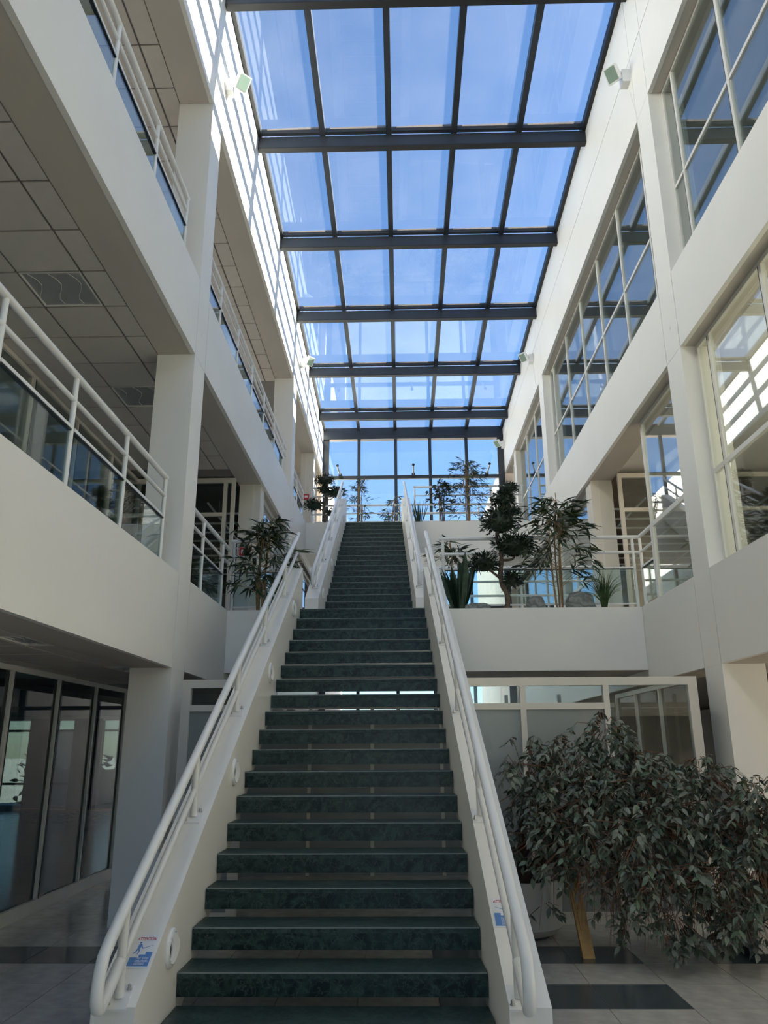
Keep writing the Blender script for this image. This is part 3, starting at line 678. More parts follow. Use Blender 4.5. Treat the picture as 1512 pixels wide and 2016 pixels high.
railing_x(18.38, 0.48, XR-0.02, Z2T+0.02, [0.51, 1.12, 2.41, 3.19], 'white tube railing along the front of the upper deck, among the plants', 7.77, [7.54, 7.31, 7.07], 6.8, 6.8, False)
railing_x(18.38, XL+0.03, -1.33, Z2T+0.02, [XL+0.06, -1.36], 'short white tube railing on the upper deck behind the balcony-side bonsai', 7.77, [7.54, 7.31, 7.07], 6.8, 6.8, False)
railing_x(19.40, XL+0.03, XR-0.03, Z2T+0.02, [XL+0.06, -0.85, 0.12, 1.2, 2.2, XR-0.06], 'white tube railing along the rear of the upper deck before the end glazing', 7.62, [7.40, 7.17, 6.95], 6.8, 6.8, False)
# ------------------------------------------------------------------ ground-storey glass partitions
def partition_x(name, y, xs, z1, trans, label, frost_cols=(), fm='beige', gm='glass', fw=0.055):
    t = empty(name, ((xs[0]+xs[-1])/2, y, 0), label, 'partition', kind=S)
    box('head_rail', xs[0], xs[-1], y-0.035, y+0.035, z1-0.08, z1, fm, t); box('sill_rail', xs[0], xs[-1], y-0.035, y+0.035, 0.001, 0.10, fm, t)
    for i, x in enumerate(xs):
        a, b = (x, x+0.09) if i == 0 else ((x-0.09, x) if i == len(xs)-1 else (x-fw/2, x+fw/2))
        box('post', a, b, y-0.034, y+0.034, 0.10, z1-0.08, fm, t)
    for i, (a, b) in enumerate(zip(xs[:-1], xs[1:])):
        a2 = a+(0.09 if i == 0 else fw/2); b2 = b-(0.09 if i == len(xs)-2 else fw/2)
        if i in frost_cols:
            box('transom', a2, b2, y-0.03, y+0.03, trans-0.03, trans+0.03, fm, t)
            box('frosted_pane', a2, b2, y-0.006, y+0.006, 0.10, trans-0.03, 'frost', t)
            box('pane', a2, b2, y-0.006, y+0.006, trans+0.03, z1-0.08, gm, t)
        else:
            box('pane', a2, b2, y-0.006, y+0.006, 0.10, z1-0.08, gm, t)
    return t
partition_x('window_14', 7.84, [0.715, 1.315, 2.13, 3.02], 2.195, 1.92, 'beige framed glass partition behind the big ficus', (0, 1))
partition_x('window_15', 7.84, [-2.05, -1.42], 2.195, 1.92, 'narrow beige framed glass partition between column and stairs', (0,))

def partition_y(name, x, ys, z0, z1, label, fm='beige', gm='darkglass', base=0.12):
    t = empty(name, (x, (ys[0]+ys[-1])/2, z0), label, 'partition', kind=S)
    box('head_rail', x-0.035, x+0.035, ys[0], ys[-1], z1-0.05, z1, fm, t); box('base_rail', x-0.04, x+0.04, ys[0], ys[-1], z0+0.001, z0+base, fm, t)
    for y in ys: box('post', x-0.034, x+0.034, y-0.022, y+0.022, z0+base, z1-0.05, fm, t)
    for a, b in zip(ys[:-1], ys[1:]):
        box('pane', x-0.006, x+0.006, a+0.022, b-0.022, z0+base, z1-0.05, gm, t)
        box('gasket', x+0.036, x+0.040, a+0.022, a+0.034, z0+base, z1-0.05, 'black', t)
    return t
partition_y('window_16', -3.55, [3.15+1.045*k for k in range(9)], 0, 2.30, 'dark glass partition along the ground passage behind the column', fm='alu')
partition_y('window_17', -4.15, [3.0+1.28*k for k in range(8)], Z1T, Z2B-0.002, 'glass office partition along the first-storey balcony', gm='glass')
partition_y('window_24', 2.985, [7.90, 8.80, 9.70, 10.57], 0, 2.19, 'grey glass side of the glass room under the landing', base=0.10)
# rooms behind: back walls to give the glass depth
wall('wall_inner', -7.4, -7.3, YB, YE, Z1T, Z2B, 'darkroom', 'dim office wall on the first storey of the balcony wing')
wall('wall_inner', 7.3, 7.4, 8.2, YE, Z1T, Z2B, 'roomwall', 'dim office wall on the first storey of the window wing')
wall('wall_inner', 6.9, 7.0, 8.2, YE, 0, Z1B, 'roomwall', 'office wall on the ground storey behind the planter')
# doors and panels under the first landing, seen through the open risers
dr = empty('door_1', (-0.3, 10.6, 0), 'grey double door and panels under the landing, seen between the steps', 'door', kind=S)
for a, b in ((-2.05, -1.10), (-1.07, -0.28), (-0.25, 0.62), (0.66, 1.5), (1.54, 2.2), (2.24, 2.93)):
    box('panel', a, b, 10.60, 10.64, 0.001, 2.02, 'frost', dr)
for x in (-1.085, -0.265, 0.64, 1.52, 2.22): box('frame_post', x-0.022, x+0.022, 10.595, 10.645, 0.0, 2.2, 'beige', dr)
box('head_rail', -2.05, 2.94, 10.59, 10.65, 2.03, 2.09, 'beige', dr)
MB().tube([(-0.34, 10.59, 1.05), (-0.34, 10.55, 1.05), (-0.46, 10.55, 1.05)], 0.011, 8).build('handle', 'chrome', dr, True)
# ------------------------------------------------------------------ first-storey transverse partitions beside the landing
def cross_partition(side, label):
    xf = XL if side < 0 else XR
    xi = xf+side*0.40; xo = xf+side*3.2; y = 11.85
    t = empty('window_18' if side < 0 else 'window_19', ((xi+xo)/2, y, Z1T), label, 'partition', kind=S)
    w2 = 0.03
    xs = [xi+side*0.03, xi+side*0.16, xi+side*0.95, xi+side*1.9, xo] if side < 0 else [xi+side*0.03, xi+side*1.3, xo]
    for x in xs: box('post', x-w2, x+w2, y-0.03, y+0.03, Z1T, Z2B-0.08, 'beige', t)
    box('head_rail', min(xi, xo), max(xi, xo), y-0.03, y+0.03, Z2B-0.08, Z2B-0.002, 'beige', t)
    for a, b in zip(xs[:-1], xs[1:]):
        x0, x1 = sorted((a, b))
        if x1-x0 < 0.2: 
            box('pane', x0+w2, x1-w2, y-0.005, y+0.005, Z1T, Z2B-0.08, 'glass', t); continue
        box('transom', x0+w2, x1-w2, y-0.028, y+0.028, 5.10, 5.16, 'beige', t)
        box('pane', x0+w2, x1-w2, y-0.005, y+0.005, 5.16, Z2B-0.08, 'glass', t)
        box('pane', x0+w2, x1-w2, y-0.005, y+0.005, Z1T, 5.10, 'glass', t)
    # solid cased pier at the room corner
    x0, x1 = sorted((xf+side*0.05, xf+side*0.40))
    p = box('column', x0, x1, 12.17, 12.52, Z1T, Z2B, 'beige', kind=S); tag(p, 'beige cased pier at the landing corner, %s side' % ('balcony' if side < 0 else 'window'), 'column')
    box('casing_strip', x0+(0.10 if side > 0 else 0.22), x0+(0.13 if side > 0 else 0.25), 12.163, 12.169, Z1T, Z2B, 'alu', p)
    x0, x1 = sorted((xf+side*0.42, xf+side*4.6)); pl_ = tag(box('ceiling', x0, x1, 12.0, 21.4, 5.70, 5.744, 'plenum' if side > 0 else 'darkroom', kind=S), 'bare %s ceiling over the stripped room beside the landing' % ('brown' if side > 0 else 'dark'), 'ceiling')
    # open ceiling grid in the room behind
    g = empty('ceiling_grid', (xf+side*1.8, 14.2, 5.4), 'bare white ceiling grid bars in the dark room beside the landing, %s side' % ('balcony' if side < 0 else 'window'), 'ceiling grid')
    for k in range(9):
        yy_ = 12.6+0.6*k
        x0, x1 = sorted((xf+side*0.45, xf+side*4.6)); box('grid_bar', x0, x1, yy_-0.012, yy_+0.012, 5.36, 5.39, 'white', g)
    for k in range(4):
        xx = xf+side*(0.9+1.0*k)
        box('grid_runner', xx-0.012, xx+0.012, 12.1, 17.6, 5.392, 5.42, 'white', g)
        for yh in (12.9, 14.7, 16.5): box('hanger', xx-0.003, xx+0.003, yh-0.003, yh+0.003, 5.42, Z2B+0.11, 'chrome', g)
cross_partition(-1, 'beige framed glass partition with door height transom at the end of the first-storey balcony')
cross_partition(1, 'beige framed glass partition facing the landing on the window side')
for sd in (-1, 1):
    xf = XL if sd < 0 else XR
    x0, x1 = sorted((xf+sd*0.05, xf+sd*0.40))
    p = box('column', x0, x1, 19.66, 20.0, Z2T, Z3B, 'beige', kind=S); tag(p, 'beige cased pier at the far end of the second storey, %s side' % ('balcony' if sd < 0 else 'window'), 'column')
    box('casing_strip', x0+0.12, x0+0.15, 19.652, 19.659, Z2T, Z3B, 'alu', p)
side_window('window_20', 'glazing of the far end of the second storey, balcony side', -2.3, (20.0, 21.45), (Z2T, Z3B), [], [8.75], fw=0.05)
# red fire call points
def call_point(x, y, z, label):
    t = empty('fire_call_point', (x, y, z), label, 'alarm box')
    MB().box(x-0.07, x+0.07, y-0.05, y, z-0.07, z+0.07).build('housing', 'red', t)
    MB().box(x-0.04, x+0.04, y-0.054, y-0.0501, z-0.03, z+0.03).build('glass_plate', 'paper', t)
call_point(-2.40, 12.16, 4.58, 'red fire call point on the beige pier behind the lone bamboo')
call_point(-2.36, 19.65, 7.95, 'red fire call point at the far end of the second storey')
# ------------------------------------------------------------------ floodlights on the upper walls
def floodlight(x, y, z, side, label):
    s_ = -side
    t = empty('floodlight', (x, y, z), label, 'floodlight')
    MB().box(*sorted((x, x+s_*0.10)), y-0.07, y+0.07, z-0.10, z+0.10).build('housing', 'white', t)
    MB().tube([(x+s_*0.09, y-0.03, z+0.06), (x+s_*0.17, y-0.06, z+0.07)], 0.025, 10).build('swivel_arm', 'white', t, True)
    c = Vector((x+s_*0.23, y-0.07, z+0.01)); n = Vector((s_*0.55, -0.55, -0.63)).normalized(); u = n.cross(Vector((0, 0, 1))).normalized(); v = u.cross(n)
    def bx(hw, hh, d0, d1, nm, m):
        MB().hexa([c+u*(-hw)+v*(-hh)+n*d0, c+u*hw+v*(-hh)+n*d0, c+u*hw+v*hh+n*d0, c+u*(-hw)+v*hh+n*d0, c+u*(-hw)+v*(-hh)+n*d1, c+u*hw+v*(-hh)+n*d1, c+u*hw+v*hh+n*d1, c+u*(-hw)+v*hh+n*d1]).build(nm, m, t)
    bx(0.085, 0.105, -0.06, 0.03, 'lamp_head', 'white'); bx(0.070, 0.090, 0.0305, 0.034, 'lamp_lens', 'lampglass')
    MB().tube([(x+s_*0.003, y+0.02, z-0.10), (x+s_*0.003, y-0.15, z-0.78)], 0.004, 6).build('cable', 'white', t, True)
floodlight(XR, 8.25, 10.03, 1, 'white floodlight on the shaded upper wall above the second column')
floodlight(XL, 8.25, 10.03, -1, 'white floodlight on the sunlit upper wall above the second column')
floodlight(XR, 16.08, 10.06, 1, 'small white floodlight on the shaded upper wall above the third column')
floodlight(XL, 16.15, 10.08, -1, 'small white floodlight on the sunlit upper wall above the third column')
floodlight(XR, 21.2, 10.0, 1, 'white floodlight on the shaded upper wall beside the end glazing')
# ------------------------------------------------------------------ plants
def leaf_mesh(name, L, W, m, fold=0.18, droop=0.25, prof=(0.0, 0.55, 1.0, 0.85, 0.45, 0.0)):
    b = MB(); n = len(prof); vs_ = []; fs = []
    for i, p in enumerate(prof):
        t = i/(n-1); z = -droop*L*t*t; hw = W*0.5*p
        vs_ += [(-hw, L*t, z+fold*hw), (0, L*t, z), (hw, L*t, z+fold*hw)]
    for i in range(n-1):
        for k in range(2): fs.append((i*3+k, i*3+k+1, i*3+k+4, i*3+k+3))
    b.quadgrid(vs_, fs)
    return b.mesh(name, m, smooth=True), vs_, fs
def leaf_matrix(pos, direction, rollang, s_=1.0):
    d = Vector(direction).normalized()
    side = d.cross(Vector((0, 0, 1)))
    if side.length < 1e-3: side = Vector((1, 0, 0))
    side.normalize(); up = side.cross(d)
    m = Matrix((side, d, up)).transposed().to_4x4()
    return Matrix.Translation(pos) @ m @ Matrix.Rotation(rollang, 4, 'Y') @ Matrix.Scale(s_, 4)
def add_leaf(parent, me, mw, name='leaf'):
    o = bpy.data.objects.new(name, me); col.objects.link(o); o.parent = parent
    o.matrix_local = Matrix.Translation(-Vector(parent['_w'])) @ mw
    return o
def bake(b, vs_, fs, mw):
    b.quadgrid([mw @ Vector(v) for v in vs_], fs)
rnd = random.Random(11)
def bamboo(base, h, spread, nst, n_leaf, label, parts=True, leafL=0.20, leafW=0.032, start=0.22, cane='barkl', lm='bamboo', lean=0.1, shape='tall'):
    base = Vector(base)
    t = empty('bamboo_plant', base, label, 'plant')
    me, vs_, fs = leaf_mesh('leaf', leafL, leafW, lm); me2, _, _ = leaf_mesh('leaf', leafL, leafW, 'bamboo2' if lm == 'bamboo' else lm)
    fol = MB(); done = 0; twigs = MB()
    tops = []
    for s_ in range(nst):
        a = 2*math.pi*s_/max(1, nst)+rnd.random(); r0 = 0.05 if nst > 1 else 0
        p0 = base+Vector((math.cos(a)*r0, math.sin(a)*r0*0.6, 0))
        hh = h*(0.80+0.16*rnd.random())
        dx, dy = rnd.uniform(-lean, lean), rnd.uniform(-lean, lean)*0.6
        pts = [p0+Vector((dx*tt*tt+0.012*math.sin(7*tt+s_), dy*tt*tt, hh*tt)) for tt in [i/8 for i in range(9)]]
        MB().tube(pts, [0.014*(1-0.65*i/8) for i in range(9)], 8).build('stem', cane, t, True)
        tops.append(pts)
    for i in range(n_leaf//6):
        pts = tops[i % nst]; tt = start+(1-start)*rnd.random()**0.85
        k = min(7, int(tt*8)); fr_ = tt*8-k; o = pts[k].lerp(pts[k+1], min(1, fr_))
        az = rnd.random()*2*math.pi
        if shape == 'tall': reach = spread*(0.35+0.65*rnd.random())*(1.05-0.75*tt**3)
        else: reach = spread*(0.4+0.6*rnd.random())*math.sin(math.pi*min(0.95, 0.15+tt*0.8))
        e = o+Vector((math.cos(az)*reach, math.sin(az)*reach*0.75, reach*rnd.uniform(0.0, 0.7)))
        mid_ = o.lerp(e, 0.5)+Vector((0, 0, 0.04))
        twigs.tube([o, mid_, e], [0.004, 0.003, 0.0015], 4)
        for j in range(6):
            q = mid_.lerp(e, rnd.random()) if j < 3 else e
            aa = az+rnd.uniform(-1.1, 1.1)
            d = Vector((math.cos(aa), math.sin(aa), rnd.uniform(-0.75, 0.55)))
            mw = leaf_matrix(q, d, rnd.uniform(-0.9, 0.9), rnd.uniform(0.65, 1.15))
            if parts and done < 290: done += 1; add_leaf(t, me if rnd.random() < 0.72 else me2, mw)
            else: bake(fol, vs_, fs, mw)
    twigs.build('twigs', cane, t)['kind'] = 'stuff'
    if fol.v: fol.build('foliage', lm, t, True)['kind'] = 'stuff'
    return t
def bonsai(base, pads, trunk_pts, label, n=230, s_=1.0, branches=()):
    base = Vector(base)
    t = empty('bonsai_tree', base, label, 'plant')
    P = [base+Vector(p) for p in trunk_pts]
    m_ = len(P)
    # smooth the trunk with Catmull-Rom
    def smooth(P_, r0, r1):
        out = []
        Q = [P_[0]]+P_+[P_[-1]]
        for i in range(1, len(Q)-2):
            for k in range(5):
                u = k/5; a, b, c, d = Q[i-1], Q[i], Q[i+1], Q[i+2]
                out.append(0.5*((2*b)+(c-a)*u+(2*a-5*b+4*c-d)*u*u+(3*b-3*c+d-a)*u**3))
        out.append(P_[-1]); n_ = len(out)
        return out, [r0+(r1-r0)*i/(n_-1) for i in range(n_)]
    pts, rs = smooth(P, 0.042*s_, 0.018*s_)
    rs = [r*(1+0.18*math.sin(i*1.7)) for i, r in enumerate(rs)]
    MB().tube(pts, rs, 10).build('trunk', 'barkd', t, True)
    for br in branches:
        pts, rs = smooth([base+Vector(p) for p in br], 0.022*s_, 0.010*s_)
        MB().tube(pts, rs, 8).build('branch', 'barkd', t, True)
    _, vs_, fs = leaf_mesh('leaf', 0.060*s_, 0.019*s_, 'pine', prof=(0.2, 1.0, 0.6, 0.0))
    for (px, py, pz, rx, ry, rz) in pads:
        b = MB(); c = base+Vector((px, py, pz))
        cv = []; cf = []
        for jj in range(5):
            for ii in range(10):
                th = 2*math.pi*ii/10; ph = math.pi*(jj+0.5)/5
                cv.append(c+Vector((math.cos(th)*math.sin(ph)*rx*0.72, math.sin(th)*math.sin(ph)*ry*0.72, math.cos(ph)*rz*0.66)))
        for jj in range(4):
            for ii in range(10): cf.append((jj*10+ii, (jj+1)*10+ii, (jj+1)*10+(ii+1) % 10, jj*10+(ii+1) % 10))
        b.quadgrid(cv, cf)
        for i in range(int(n*2.2*max(0.3, rx/0.25))):
            a = rnd.random()*2*math.pi; zz = rnd.uniform(-0.55, 1); rr = math.sqrt(max(0, 1-zz*zz)); k = rnd.uniform(0.55, 1.0)
            q = c+Vector((math.cos(a)*rr*rx*k, math.sin(a)*rr*ry*k, zz*rz*k))
            d = Vector((math.cos(a)*rr+rnd.uniform(-.5, .5), math.sin(a)*rr+rnd.uniform(-.5, .5), zz*0.8+rnd.uniform(-.3, .5)))
            bake(b, vs_, fs, leaf_matrix(q, d, rnd.uniform(-1, 1), rnd.uniform(0.7, 1.3)))
        b.build('foliage_pad', 'pine', t, True)['kind'] = 'stuff'
    return t
def snake_plant(base, h, n, label, lean=0.35, wmul=1.0):
    base = Vector(base); t = empty('snake_plant', base, label, 'plant')
    for i in range(n):
        L = h*rnd.uniform(0.6, 1.0); me, _, _ = leaf_mesh('leaf', L, 0.075*wmul*rnd.uniform(0.8, 1.2), 'snake', fold=0.5, droop=-0.03, prof=(0.55, 0.9, 1.0, 0.95, 0.7, 0.0))
        a = 2*math.pi*i/n+rnd.uniform(-.3, .3); ln_ = rnd.uniform(0.08, lean)
        d = Vector((math.cos(a)*ln_, math.sin(a)*ln_*0.7, 1))
        add_leaf(t, me, leaf_matrix(base+Vector((math.cos(a)*0.06, math.sin(a)*0.05, 0)), d, rnd.uniform(-1.5, 1.5)))
    return t
def grass_tuft(base, h, n, label, spread=0.35, m='grassm'):
    base = Vector(base); t = empty('grass_tuft', base, label, 'plant')
    b = MB()
    for i in range(n):
        a = rnd.random()*2*math.pi; L = h*rnd.uniform(0.55, 1.05); sp_ = spread*rnd.random()**1.5
        pts = [base+Vector((math.cos(a)*(0.03+sp_*tt**2.2), math.sin(a)*(0.03+sp_*tt**2.2)*0.8, L*(tt-0.25*sp_/spread*tt**3))) for tt in (0, .35, .7, 1)]
        b.tube(pts, [0.004, 0.0045, 0.003, 0.0008], 3)
    b.build('blades', m, t)['kind'] = 'stuff'
    return t
def stone(base, rx, ry, rz, seed, label):
    base = Vector(base); r_ = random.Random(seed); b = MB(); nu_, nv = 22, 12; vs_ = []; fs = []
    for j in range(nv+1):
        ph = math.pi*0.5*(1-j/nv)
        for i in range(nu_):
            th = 2*math.pi*i/nu_
            k = 1+0.07*math.sin(3*th+seed)+0.05*math.sin(5*th+2*ph*3+seed*2)
            e = 0.6
            c_ = math.cos(ph); s_ = math.sin(ph)
            x = rx*k*math.copysign(abs(math.cos(th))**e, math.cos(th))*c_**0.5; y = ry*k*math.copysign(abs(math.sin(th))**e, math.sin(th))*c_**0.5
            vs_.append(base+Vector((x, y, rz*s_*(1+0.05*math.sin(4*th+seed)))))
    for j in range(nv):
        for i in range(nu_):
            i2 = (i+1) % nu_; fs.append((j*nu_+i, (j+1)*nu_+i, (j+1)*nu_+i2, j*nu_+i2))
    fs.append(tuple(nv*nu_+i for i in range(nu_)))
    b.quadgrid(vs_, fs)
    o = b.build('stone', 'rock', None, True, origin=base); tag(o, label, 'stone'); return o
D1 = Z1T-0.003; D2 = Z2T+0.02
# first landing, window side
snake_plant((0.90, 10.12, D1), 0.78, 20, 'dark snake plant with broad upright leaves on the first landing beside the stairs', 0.45, 1.5)
bonsai((1.52, 10.16, D1), [(-0.02, 0, 1.22, 0.27, 0.22, 0.24), (0.14, 0, 0.86, 0.30, 0.22, 0.19), (-0.27, 0, 0.63, 0.20, 0.18, 0.15), (0.10, 0, 0.40, 0.12, 0.11, 0.11), (0.04, 0.05, 1.55, 0.16, 0.14, 0.13)],
       [(0, 0, 0), (0.03, 0, 0.18), (-0.05, 0.0, 0.40), (-0.04, 0, 0.62), (-0.03, 0.0, 0.80), (-0.08, 0, 1.0), (-0.02, 0, 1.25), (0.04, 0.04, 1.5)],
       'large cloud-pruned bonsai with twisting trunk on the first landing', 330, 1.0,
       [[(-0.04, 0, 0.42), (-0.16, 0, 0.52), (-0.26, 0, 0.60)], [(-0.03, 0, 0.68), (0.12, 0, 0.70), (0.18, 0, 0.82)]])
bamboo((2.22, 10.16, D1), 1.72, 0.58, 4, 640, 'tall potted bamboo on the first landing between bonsai and railing corner', True, 0.235, 0.036, 0.18)
grass_tuft((2.80, 10.12, D1), 0.62, 110, 'green grass tuft on the first landing by the railing corner', 0.34)
bamboo((0.92, 11.2, D1), 1.30, 0.42, 3, 200, 'small bamboo on the first landing behind the snake plant', True, 0.21, 0.034, 0.35)
stone((1.13, 10.08, D1), 0.17, 0.10, 0.085, 3, 'low flat grey stone between snake plant and bonsai')
stone((1.90, 10.08, D1), 0.125, 0.10, 0.17, 5, 'upright striped grey stone between bonsai and bamboo')
stone((2.47, 10.09, D1), 0.19, 0.12, 0.22, 8, 'large rounded grey stone between bamboo and grass tuft')
# first landing, balcony side
bamboo((-1.74, 10.14, D1), 1.32, 0.50, 5, 640, 'lone bushy bamboo on the first landing beside the balcony railing', True, 0.225, 0.034, 0.12, shape='bush')
# upper deck
bonsai((-1.69, 18.12, D2), [(-0.02, 0, 1.17, 0.26, 0.2, 0.16), (0.26, 0, 0.84, 0.28, 0.2, 0.15), (-0.28, 0, 0.53, 0.26, 0.2, 0.17), (-0.03, 0, 0.92, 0.16, 0.14, 0.12), (0.14, 0, 0.33, 0.15, 0.12, 0.10)],
       [(0, 0, 0), (-0.02, 0, 0.2), (-0.05, 0, 0.45), (0.02, 0, 0.68), (-0.02, 0, 0.95), (0, 0, 1.15)], 'cloud-pruned bonsai on the upper deck on the balcony side', 240, 1.0,
       [[(-0.05, 0, 0.4), (-0.18, 0, 0.46), (-0.28, 0, 0.5)], [(0.02, 0, 0.66), (0.16, 0, 0.7), (0.26, 0, 0.8)]])
bamboo((-0.92, 19.05, D2), 1.60, 0.42, 4, 360, 'feathery bamboo on the upper deck at the head of the stairs, beside the bonsai', False, 0.16, 0.022, 0.05)
bamboo((-0.04, 19.05, D2), 1.12, 0.34, 3, 300, 'short dark bamboo on the upper deck at the head of the stairs', False, 0.16, 0.024, 0.1)
snake_plant((0.61, 18.10, D2), 0.72, 16, 'spiky slender snake plant on the upper deck beside the stair head', 0.5, 0.45)
bamboo((1.17, 18.15, D2), 1.20, 0.36, 4, 480, 'dark bushy fig-like plant on the upper deck between snake plant and bamboo', False, 0.13, 0.034, 0.3, 'barkd', 'pine', shape='bush')
bamboo((1.80, 18.15, D2), 1.85, 0.56, 4, 900, 'tallest leafy bamboo on the upper deck', False, 0.17, 0.026, 0.08)
grass_tuft((2.44, 18.08, D2), 0.42, 120, 'low green grass tuft on the upper deck', 0.22)
bonsai((2.84, 18.12, D2), [(0.0, 0, 0.92, 0.24, 0.18, 0.16), (-0.13, 0, 0.62, 0.2, 0.16, 0.16), (0.06, 0, 0.32, 0.2, 0.15, 0.14)], [(0, 0, 0), (0.02, 0, 0.25), (-0.03, 0, 0.5), (0.06, 0, 0.7), (0.02, 0, 0.9)],
       'cloud-pruned bonsai on the upper deck by the window wing', 240, 1.0, [])
# ------------------------------------------------------------------ big ficus, planters, stake
pc = Vector((1.13, 7.42, 0.0))
pt = empty('plant_pot', pc, 'large cream cylindrical plant pot under the ficus', 'plant pot')
MB().lathe([(0.25, 0.02), (0.30, 0.035), (0.355, 0.09), (0.365, 0.45), (0.345, 0.455), (0.335, 0.40), (0.0, 0.40)], 40, 'Z', pc).build('body', 'pot', pt, True)
MB().lathe([(0.24, 0.0), (0.24, 0.019)], 32, 'Z', pc).build('foot', 'black', pt, True)
MB().lathe([(0.334, 0.401), (0.330, 0.412), (0.0, 0.415)], 32, 'Z', pc).build('soil', 'soil', pt, True)
sc = Vector((3.10, 6.80, 0.0))
sq = empty('square_planter', sc, 'square cream planter with a dark plinth at the slab column', 'plant pot')
box('body', sc.x-0.33, sc.x+0.33, sc.y-0.25, sc.y+0.25, 0.052, 0.42, 'pot', sq); box('plinth', sc.x-0.315, sc.x+0.315, sc.y-0.235, sc.y+0.235, 0.001, 0.051, 'black', sq); box('soil', sc.x-0.31, sc.x+0.31, sc.y-0.23, sc.y+0.23, 0.421, 0.43, 'soil', sq)
sk = MB(); a_, b_ = Vector((1.53, 6.66, 0.0)), Vector((1.47, 6.98, 0.80))
sk.hexa([a_+Vector((-0.045, -0.025, 0)), a_+Vector((0.045, -0.025, 0)), a_+Vector((0.045, 0.03, 0)), a_+Vector((-0.045, 0.03, 0)), b_+Vector((-0.045, -0.025, 0)), b_+Vector((0.045, -0.025, 0)), b_+Vector((0.045, 0.03, 0)), b_+Vector((-0.045, 0.03, 0))])
tag(sk.build('timber_prop', 'timber', origin=a_), 'leaning yellow timber prop under the ficus branches', 'post')
rf = random.Random(5)
_, FV, FF = leaf_mesh('leaf', 0.078, 0.034, 'ficus', fold=0.25, droop=0.2, prof=(0.15, 0.85, 1.0, 0.6, 0.0))
LME = [leaf_mesh('leaf', 0.078, 0.034, m_, fold=0.25, droop=0.2, prof=(0.15, 0.85, 1.0, 0.6, 0.0))[0] for m_ in ('ficus', 'ficus2')]
def ficus(base, label, blobs, n_single, trunk_dirs, n_hang):
    t = empty('ficus_tree', base, label, 'tree')
    fol = [MB(), MB()]; tw = MB(); singles = 0
    hubs = []
    for k, (px, py, Y, rpx, rpy, dep, n) in enumerate(blobs):
        c = onY(px, py, Y); sx = rpx*Y/f_px; sz = rpy*Y/f_px
        hubs.append(c)
    for i, tg in enumerate(trunk_dirs):
        e = hubs[tg]; b0 = Vector(base)+Vector((rf.uniform(-.05, .05), rf.uniform(-.05, .05), 0.0))
        m1 = b0.lerp(e, 0.35)+Vector((0, 0, 0.22)); m2 = b0.lerp(e, 0.72)+Vector((0, 0, 0.16))
        MB().tube([b0, b0.lerp(m1, .5)+Vector((0.01, 0, 0.02)), m1, m2, e], [0.034, 0.030, 0.024, 0.016, 0.007], 8).build('trunk' if i < 2 else 'branch', 'bark', t, True)
    for k, (px, py, Y, rpx, rpy, dep, n) in enumerate(blobs):
        c = hubs[k]; sx = rpx*Y/f_px; sz = rpy*Y/f_px
        for j in range(int(n*1.7)):
            a = rf.random()*2*math.pi; zz = rf.uniform(-1, 1); rr = math.sqrt(1-zz*zz); q = rf.random()**0.4
            if rf.random() < 0.16: q = rf.uniform(1.05, 1.38)
            p = c+Vector((math.cos(a)*rr*sx*q, math.sin(a)*rr*dep*min(q, 1), zz*sz*q))
            if p.z < 0.12: continue
            # twig from towards hub to p, then drooping tip with leaves
            s0 = c.lerp(p, 0.45)+Vector((0, 0, 0.03)); out = (p-c); out.z = 0
            if out.length > 1e-3: out.normalize()
            tip = p+out*0.08+Vector((0, 0, -0.085))
            if tip.z < 0.06: continue
            tw.tube([s0, p, tip], [0.004, 0.003, 0.0015], 3, False)
            for l in range(8):
                u = rf.random(); o = p.lerp(tip, u) if l < 7 else tip
                aa = rf.random()*2*math.pi
                d = Vector((math.cos(aa)*0.8, math.sin(aa)*0.8, rf.uniform(-1.0, 0.05)))+out*0.35
                mw = leaf_matrix(o, d, rf.uniform(-0.7, 0.7), rf.uniform(0.65, 1.2))
                front = o.y < Y-0.12*dep
                if front and singles < n_single and rf.random() < 0.30:
                    add_leaf(t, LME[rf.random() < 0.4], mw); singles += 1
                else: bake(fol[rf.random() < 0.4], FV, FF, mw)
    # bare hanging reddish twigs
    for j in range(n_hang[0]):
        px, py, Y = n_hang[1][j % len(n_hang[1])]
        s0 = onY(px+rf.uniform(-90, 90), py+rf.uniform(-40, 40), Y+rf.uniform(-.25, .25))
        L = rf.uniform(0.15, 0.5); dx = rf.uniform(-.18, .3)
        e = s0+Vector((dx, rf.uniform(-.1, .1), -L))
        if e.z < 0.1: e.z = 0.1
        tw.tube([s0, s0.lerp(e, .4)+Vector((dx*.3, 0, .06)), e], [0.0035, 0.0028, 0.0012], 3, False)
    for f_, m_ in zip(fol, ('ficus', 'ficus2')):
        f_.build('foliage', m_, t, True)['kind'] = 'stuff'
    tw.build('twigs', 'twig', t)['kind'] = 'stuff'
    return t
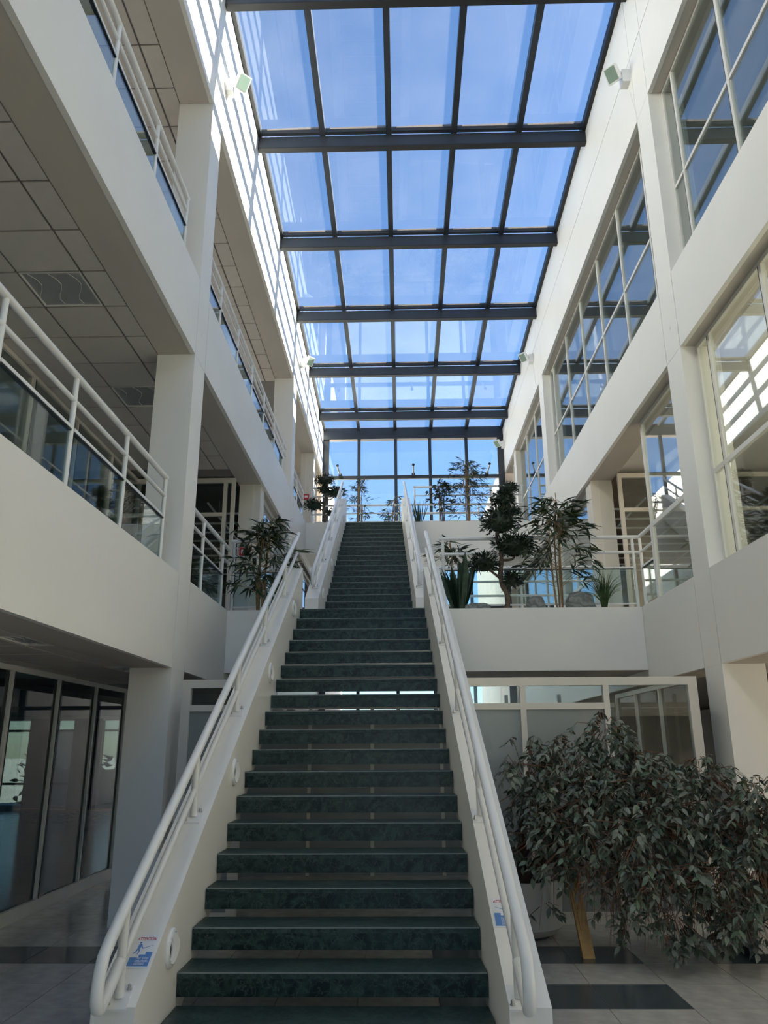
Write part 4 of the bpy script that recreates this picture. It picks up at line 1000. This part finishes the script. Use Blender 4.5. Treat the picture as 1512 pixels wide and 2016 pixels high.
blobsA = [(1040, 1560, 7.1, 62, 80, 0.38, 46), (1075, 1650, 7.0, 85, 65, 0.40, 46), (1125, 1530, 7.0, 85, 62, 0.36, 44), (1192, 1440, 6.9, 46, 40, 0.22, 24), (1130, 1470, 7.0, 40, 30, 0.2, 12), (1250, 1490, 6.8, 46, 26, 0.2, 14), (1190, 1560, 6.8, 95, 70, 0.40, 52),
          (1150, 1640, 6.7, 100, 60, 0.40, 50), (1260, 1545, 6.7, 85, 60, 0.36, 46), (1265, 1640, 6.5, 105, 75, 0.40, 58), (1330, 1600, 6.6, 70, 70, 0.36, 40), (1300, 1730, 6.4, 80, 60, 0.34, 30),
          (1070, 1480, 7.15, 40, 28, 0.2, 12), (1180, 1720, 6.6, 60, 30, 0.3, 10), (1230, 1810, 6.3, 30, 30, 0.14, 5), (1330, 1815, 6.3, 50, 38, 0.2, 11), (1305, 1850, 6.25, 22, 16, 0.1, 3), (1200, 1790, 6.5, 16, 16, 0.1, 2), (1075, 1790, 6.95, 22, 12, 0.08, 2)]
ficus((1.13, 7.42, 0.405), 'big drooping dusty green ficus spreading over the floor from a round pot', blobsA, 200, [0, 1, 2, 6, 8, 9, 10, 11], (170, [(1240, 1720, 6.5), (1300, 1740, 6.4), (1180, 1690, 6.6), (1370, 1740, 6.4)]))
blobsB = [(1400, 1530, 6.9, 55, 40, 0.25, 22), (1420, 1620, 6.6, 70, 65, 0.32, 40), (1485, 1600, 6.5, 60, 60, 0.3, 34), (1420, 1720, 6.4, 60, 60, 0.3, 30), (1480, 1700, 6.4, 60, 80, 0.3, 40), (1455, 1800, 6.3, 55, 45, 0.25, 22), (1375, 1500, 6.9, 28, 14, 0.12, 6), (1500, 1560, 6.6, 40, 35, 0.2, 14)]
ficus((3.05, 6.85, 0.425), 'smaller drooping ficus in the square planter by the slab column', blobsB, 90, [0, 1, 2, 3, 4], (50, [(1420, 1740, 6.4), (1470, 1740, 6.4)]))
# ------------------------------------------------------------------ outdoors
tag(box('ground', -120, 120, -80, 160, -0.6, -0.32, 'ground', kind=S), 'pale outdoor paving around the building', 'ground')
for sd, x0, x1, zt, lb in ((-1, XL-0.40, XL-0.05, 9.9, 'sunlit cream exterior wall running on beyond the end glazing'), (1, XR-0.02, XR+0.4, 9.75, 'pale pink exterior wall running on beyond the end glazing')):
    wall('wall_exterior', x0, x1, YE+0.22, YE+9.0, -0.3, zt, 'extwall', lb)
def hedge(x, y, rx, ry, h, label, seed):
    r_ = random.Random(seed); t = empty('hedge', (x, y, -0.32), label, 'hedge')
    b = MB(); _, v_, f_ = leaf_mesh('leaf', 0.30, 0.16, 'hedge', prof=(0.3, 1.0, 0.7, 0.0))
    for i in range(700):
        q = Vector((x+r_.uniform(-rx, rx), y+r_.uniform(-ry, ry), -0.3+h*r_.random()))
        bake(b, v_, f_, leaf_matrix(q, (r_.uniform(-1, 1), r_.uniform(-1, 1), r_.uniform(-.3, 1)), r_.uniform(-1, 1)))
    b.build('foliage', 'hedge', t)['kind'] = 'stuff'
    MB().box(x-rx*0.8, x+rx*0.8, y-ry*0.95, y+ry*0.95, -0.32, h*0.75-0.3).build('inner_growth', 'hedge', t)
hedge(-8.5, 27.0, 4.0, 0.6, 1.55, 'clipped green hedge outside the end garden windows', 9)
hedge(-15.0, 8.0, 0.6, 9.0, 1.6, 'clipped green hedge outside the garden windows', 4)
GROUPS = {'step_light': 'round step lights in the stair stringers', 'floodlight': 'floodlights on the upper walls', 'handrail': 'white tube handrails of the stairs',
          'railing': 'white railings of balconies and decks', 'window_opener': 'opener motors on the end glazing', 'ceiling_light': 'ceiling lights that are switched off', 'warning_notice': 'ATTENTION notices on the stringers',
          'bamboo_plant': 'bamboo plants on the landings', 'bonsai_tree': 'cloud-pruned bonsai on the landings', 'stone': 'grey stones on the first landing', 'fire_call_point': 'red fire call points',
          'snake_plant': 'snake plants on the landings', 'grass_tuft': 'grass tufts on the landings', 'ficus_tree': 'drooping ficus trees on the ground floor', 'column': 'square columns of the hall', 'staircase': 'green marble stair flights',
          'hedge': 'hedges outside', 'balcony_slab': 'slab edges of the side wings', 'ceiling_grid': 'bare ceiling grids'}
for o in bpy.data.objects:
    n_ = o.name.split('.')[0]
    if o.parent is None and n_ in GROUPS: o['group'] = GROUPS[n_]
    if o.get('label', '').startswith('outer ground-storey pier') or o.get('label', '').startswith('dark end wall pier'): o['group'] = 'piers between the garden windows'
for o in bpy.data.objects:
    if '_w' in o: del o['_w']
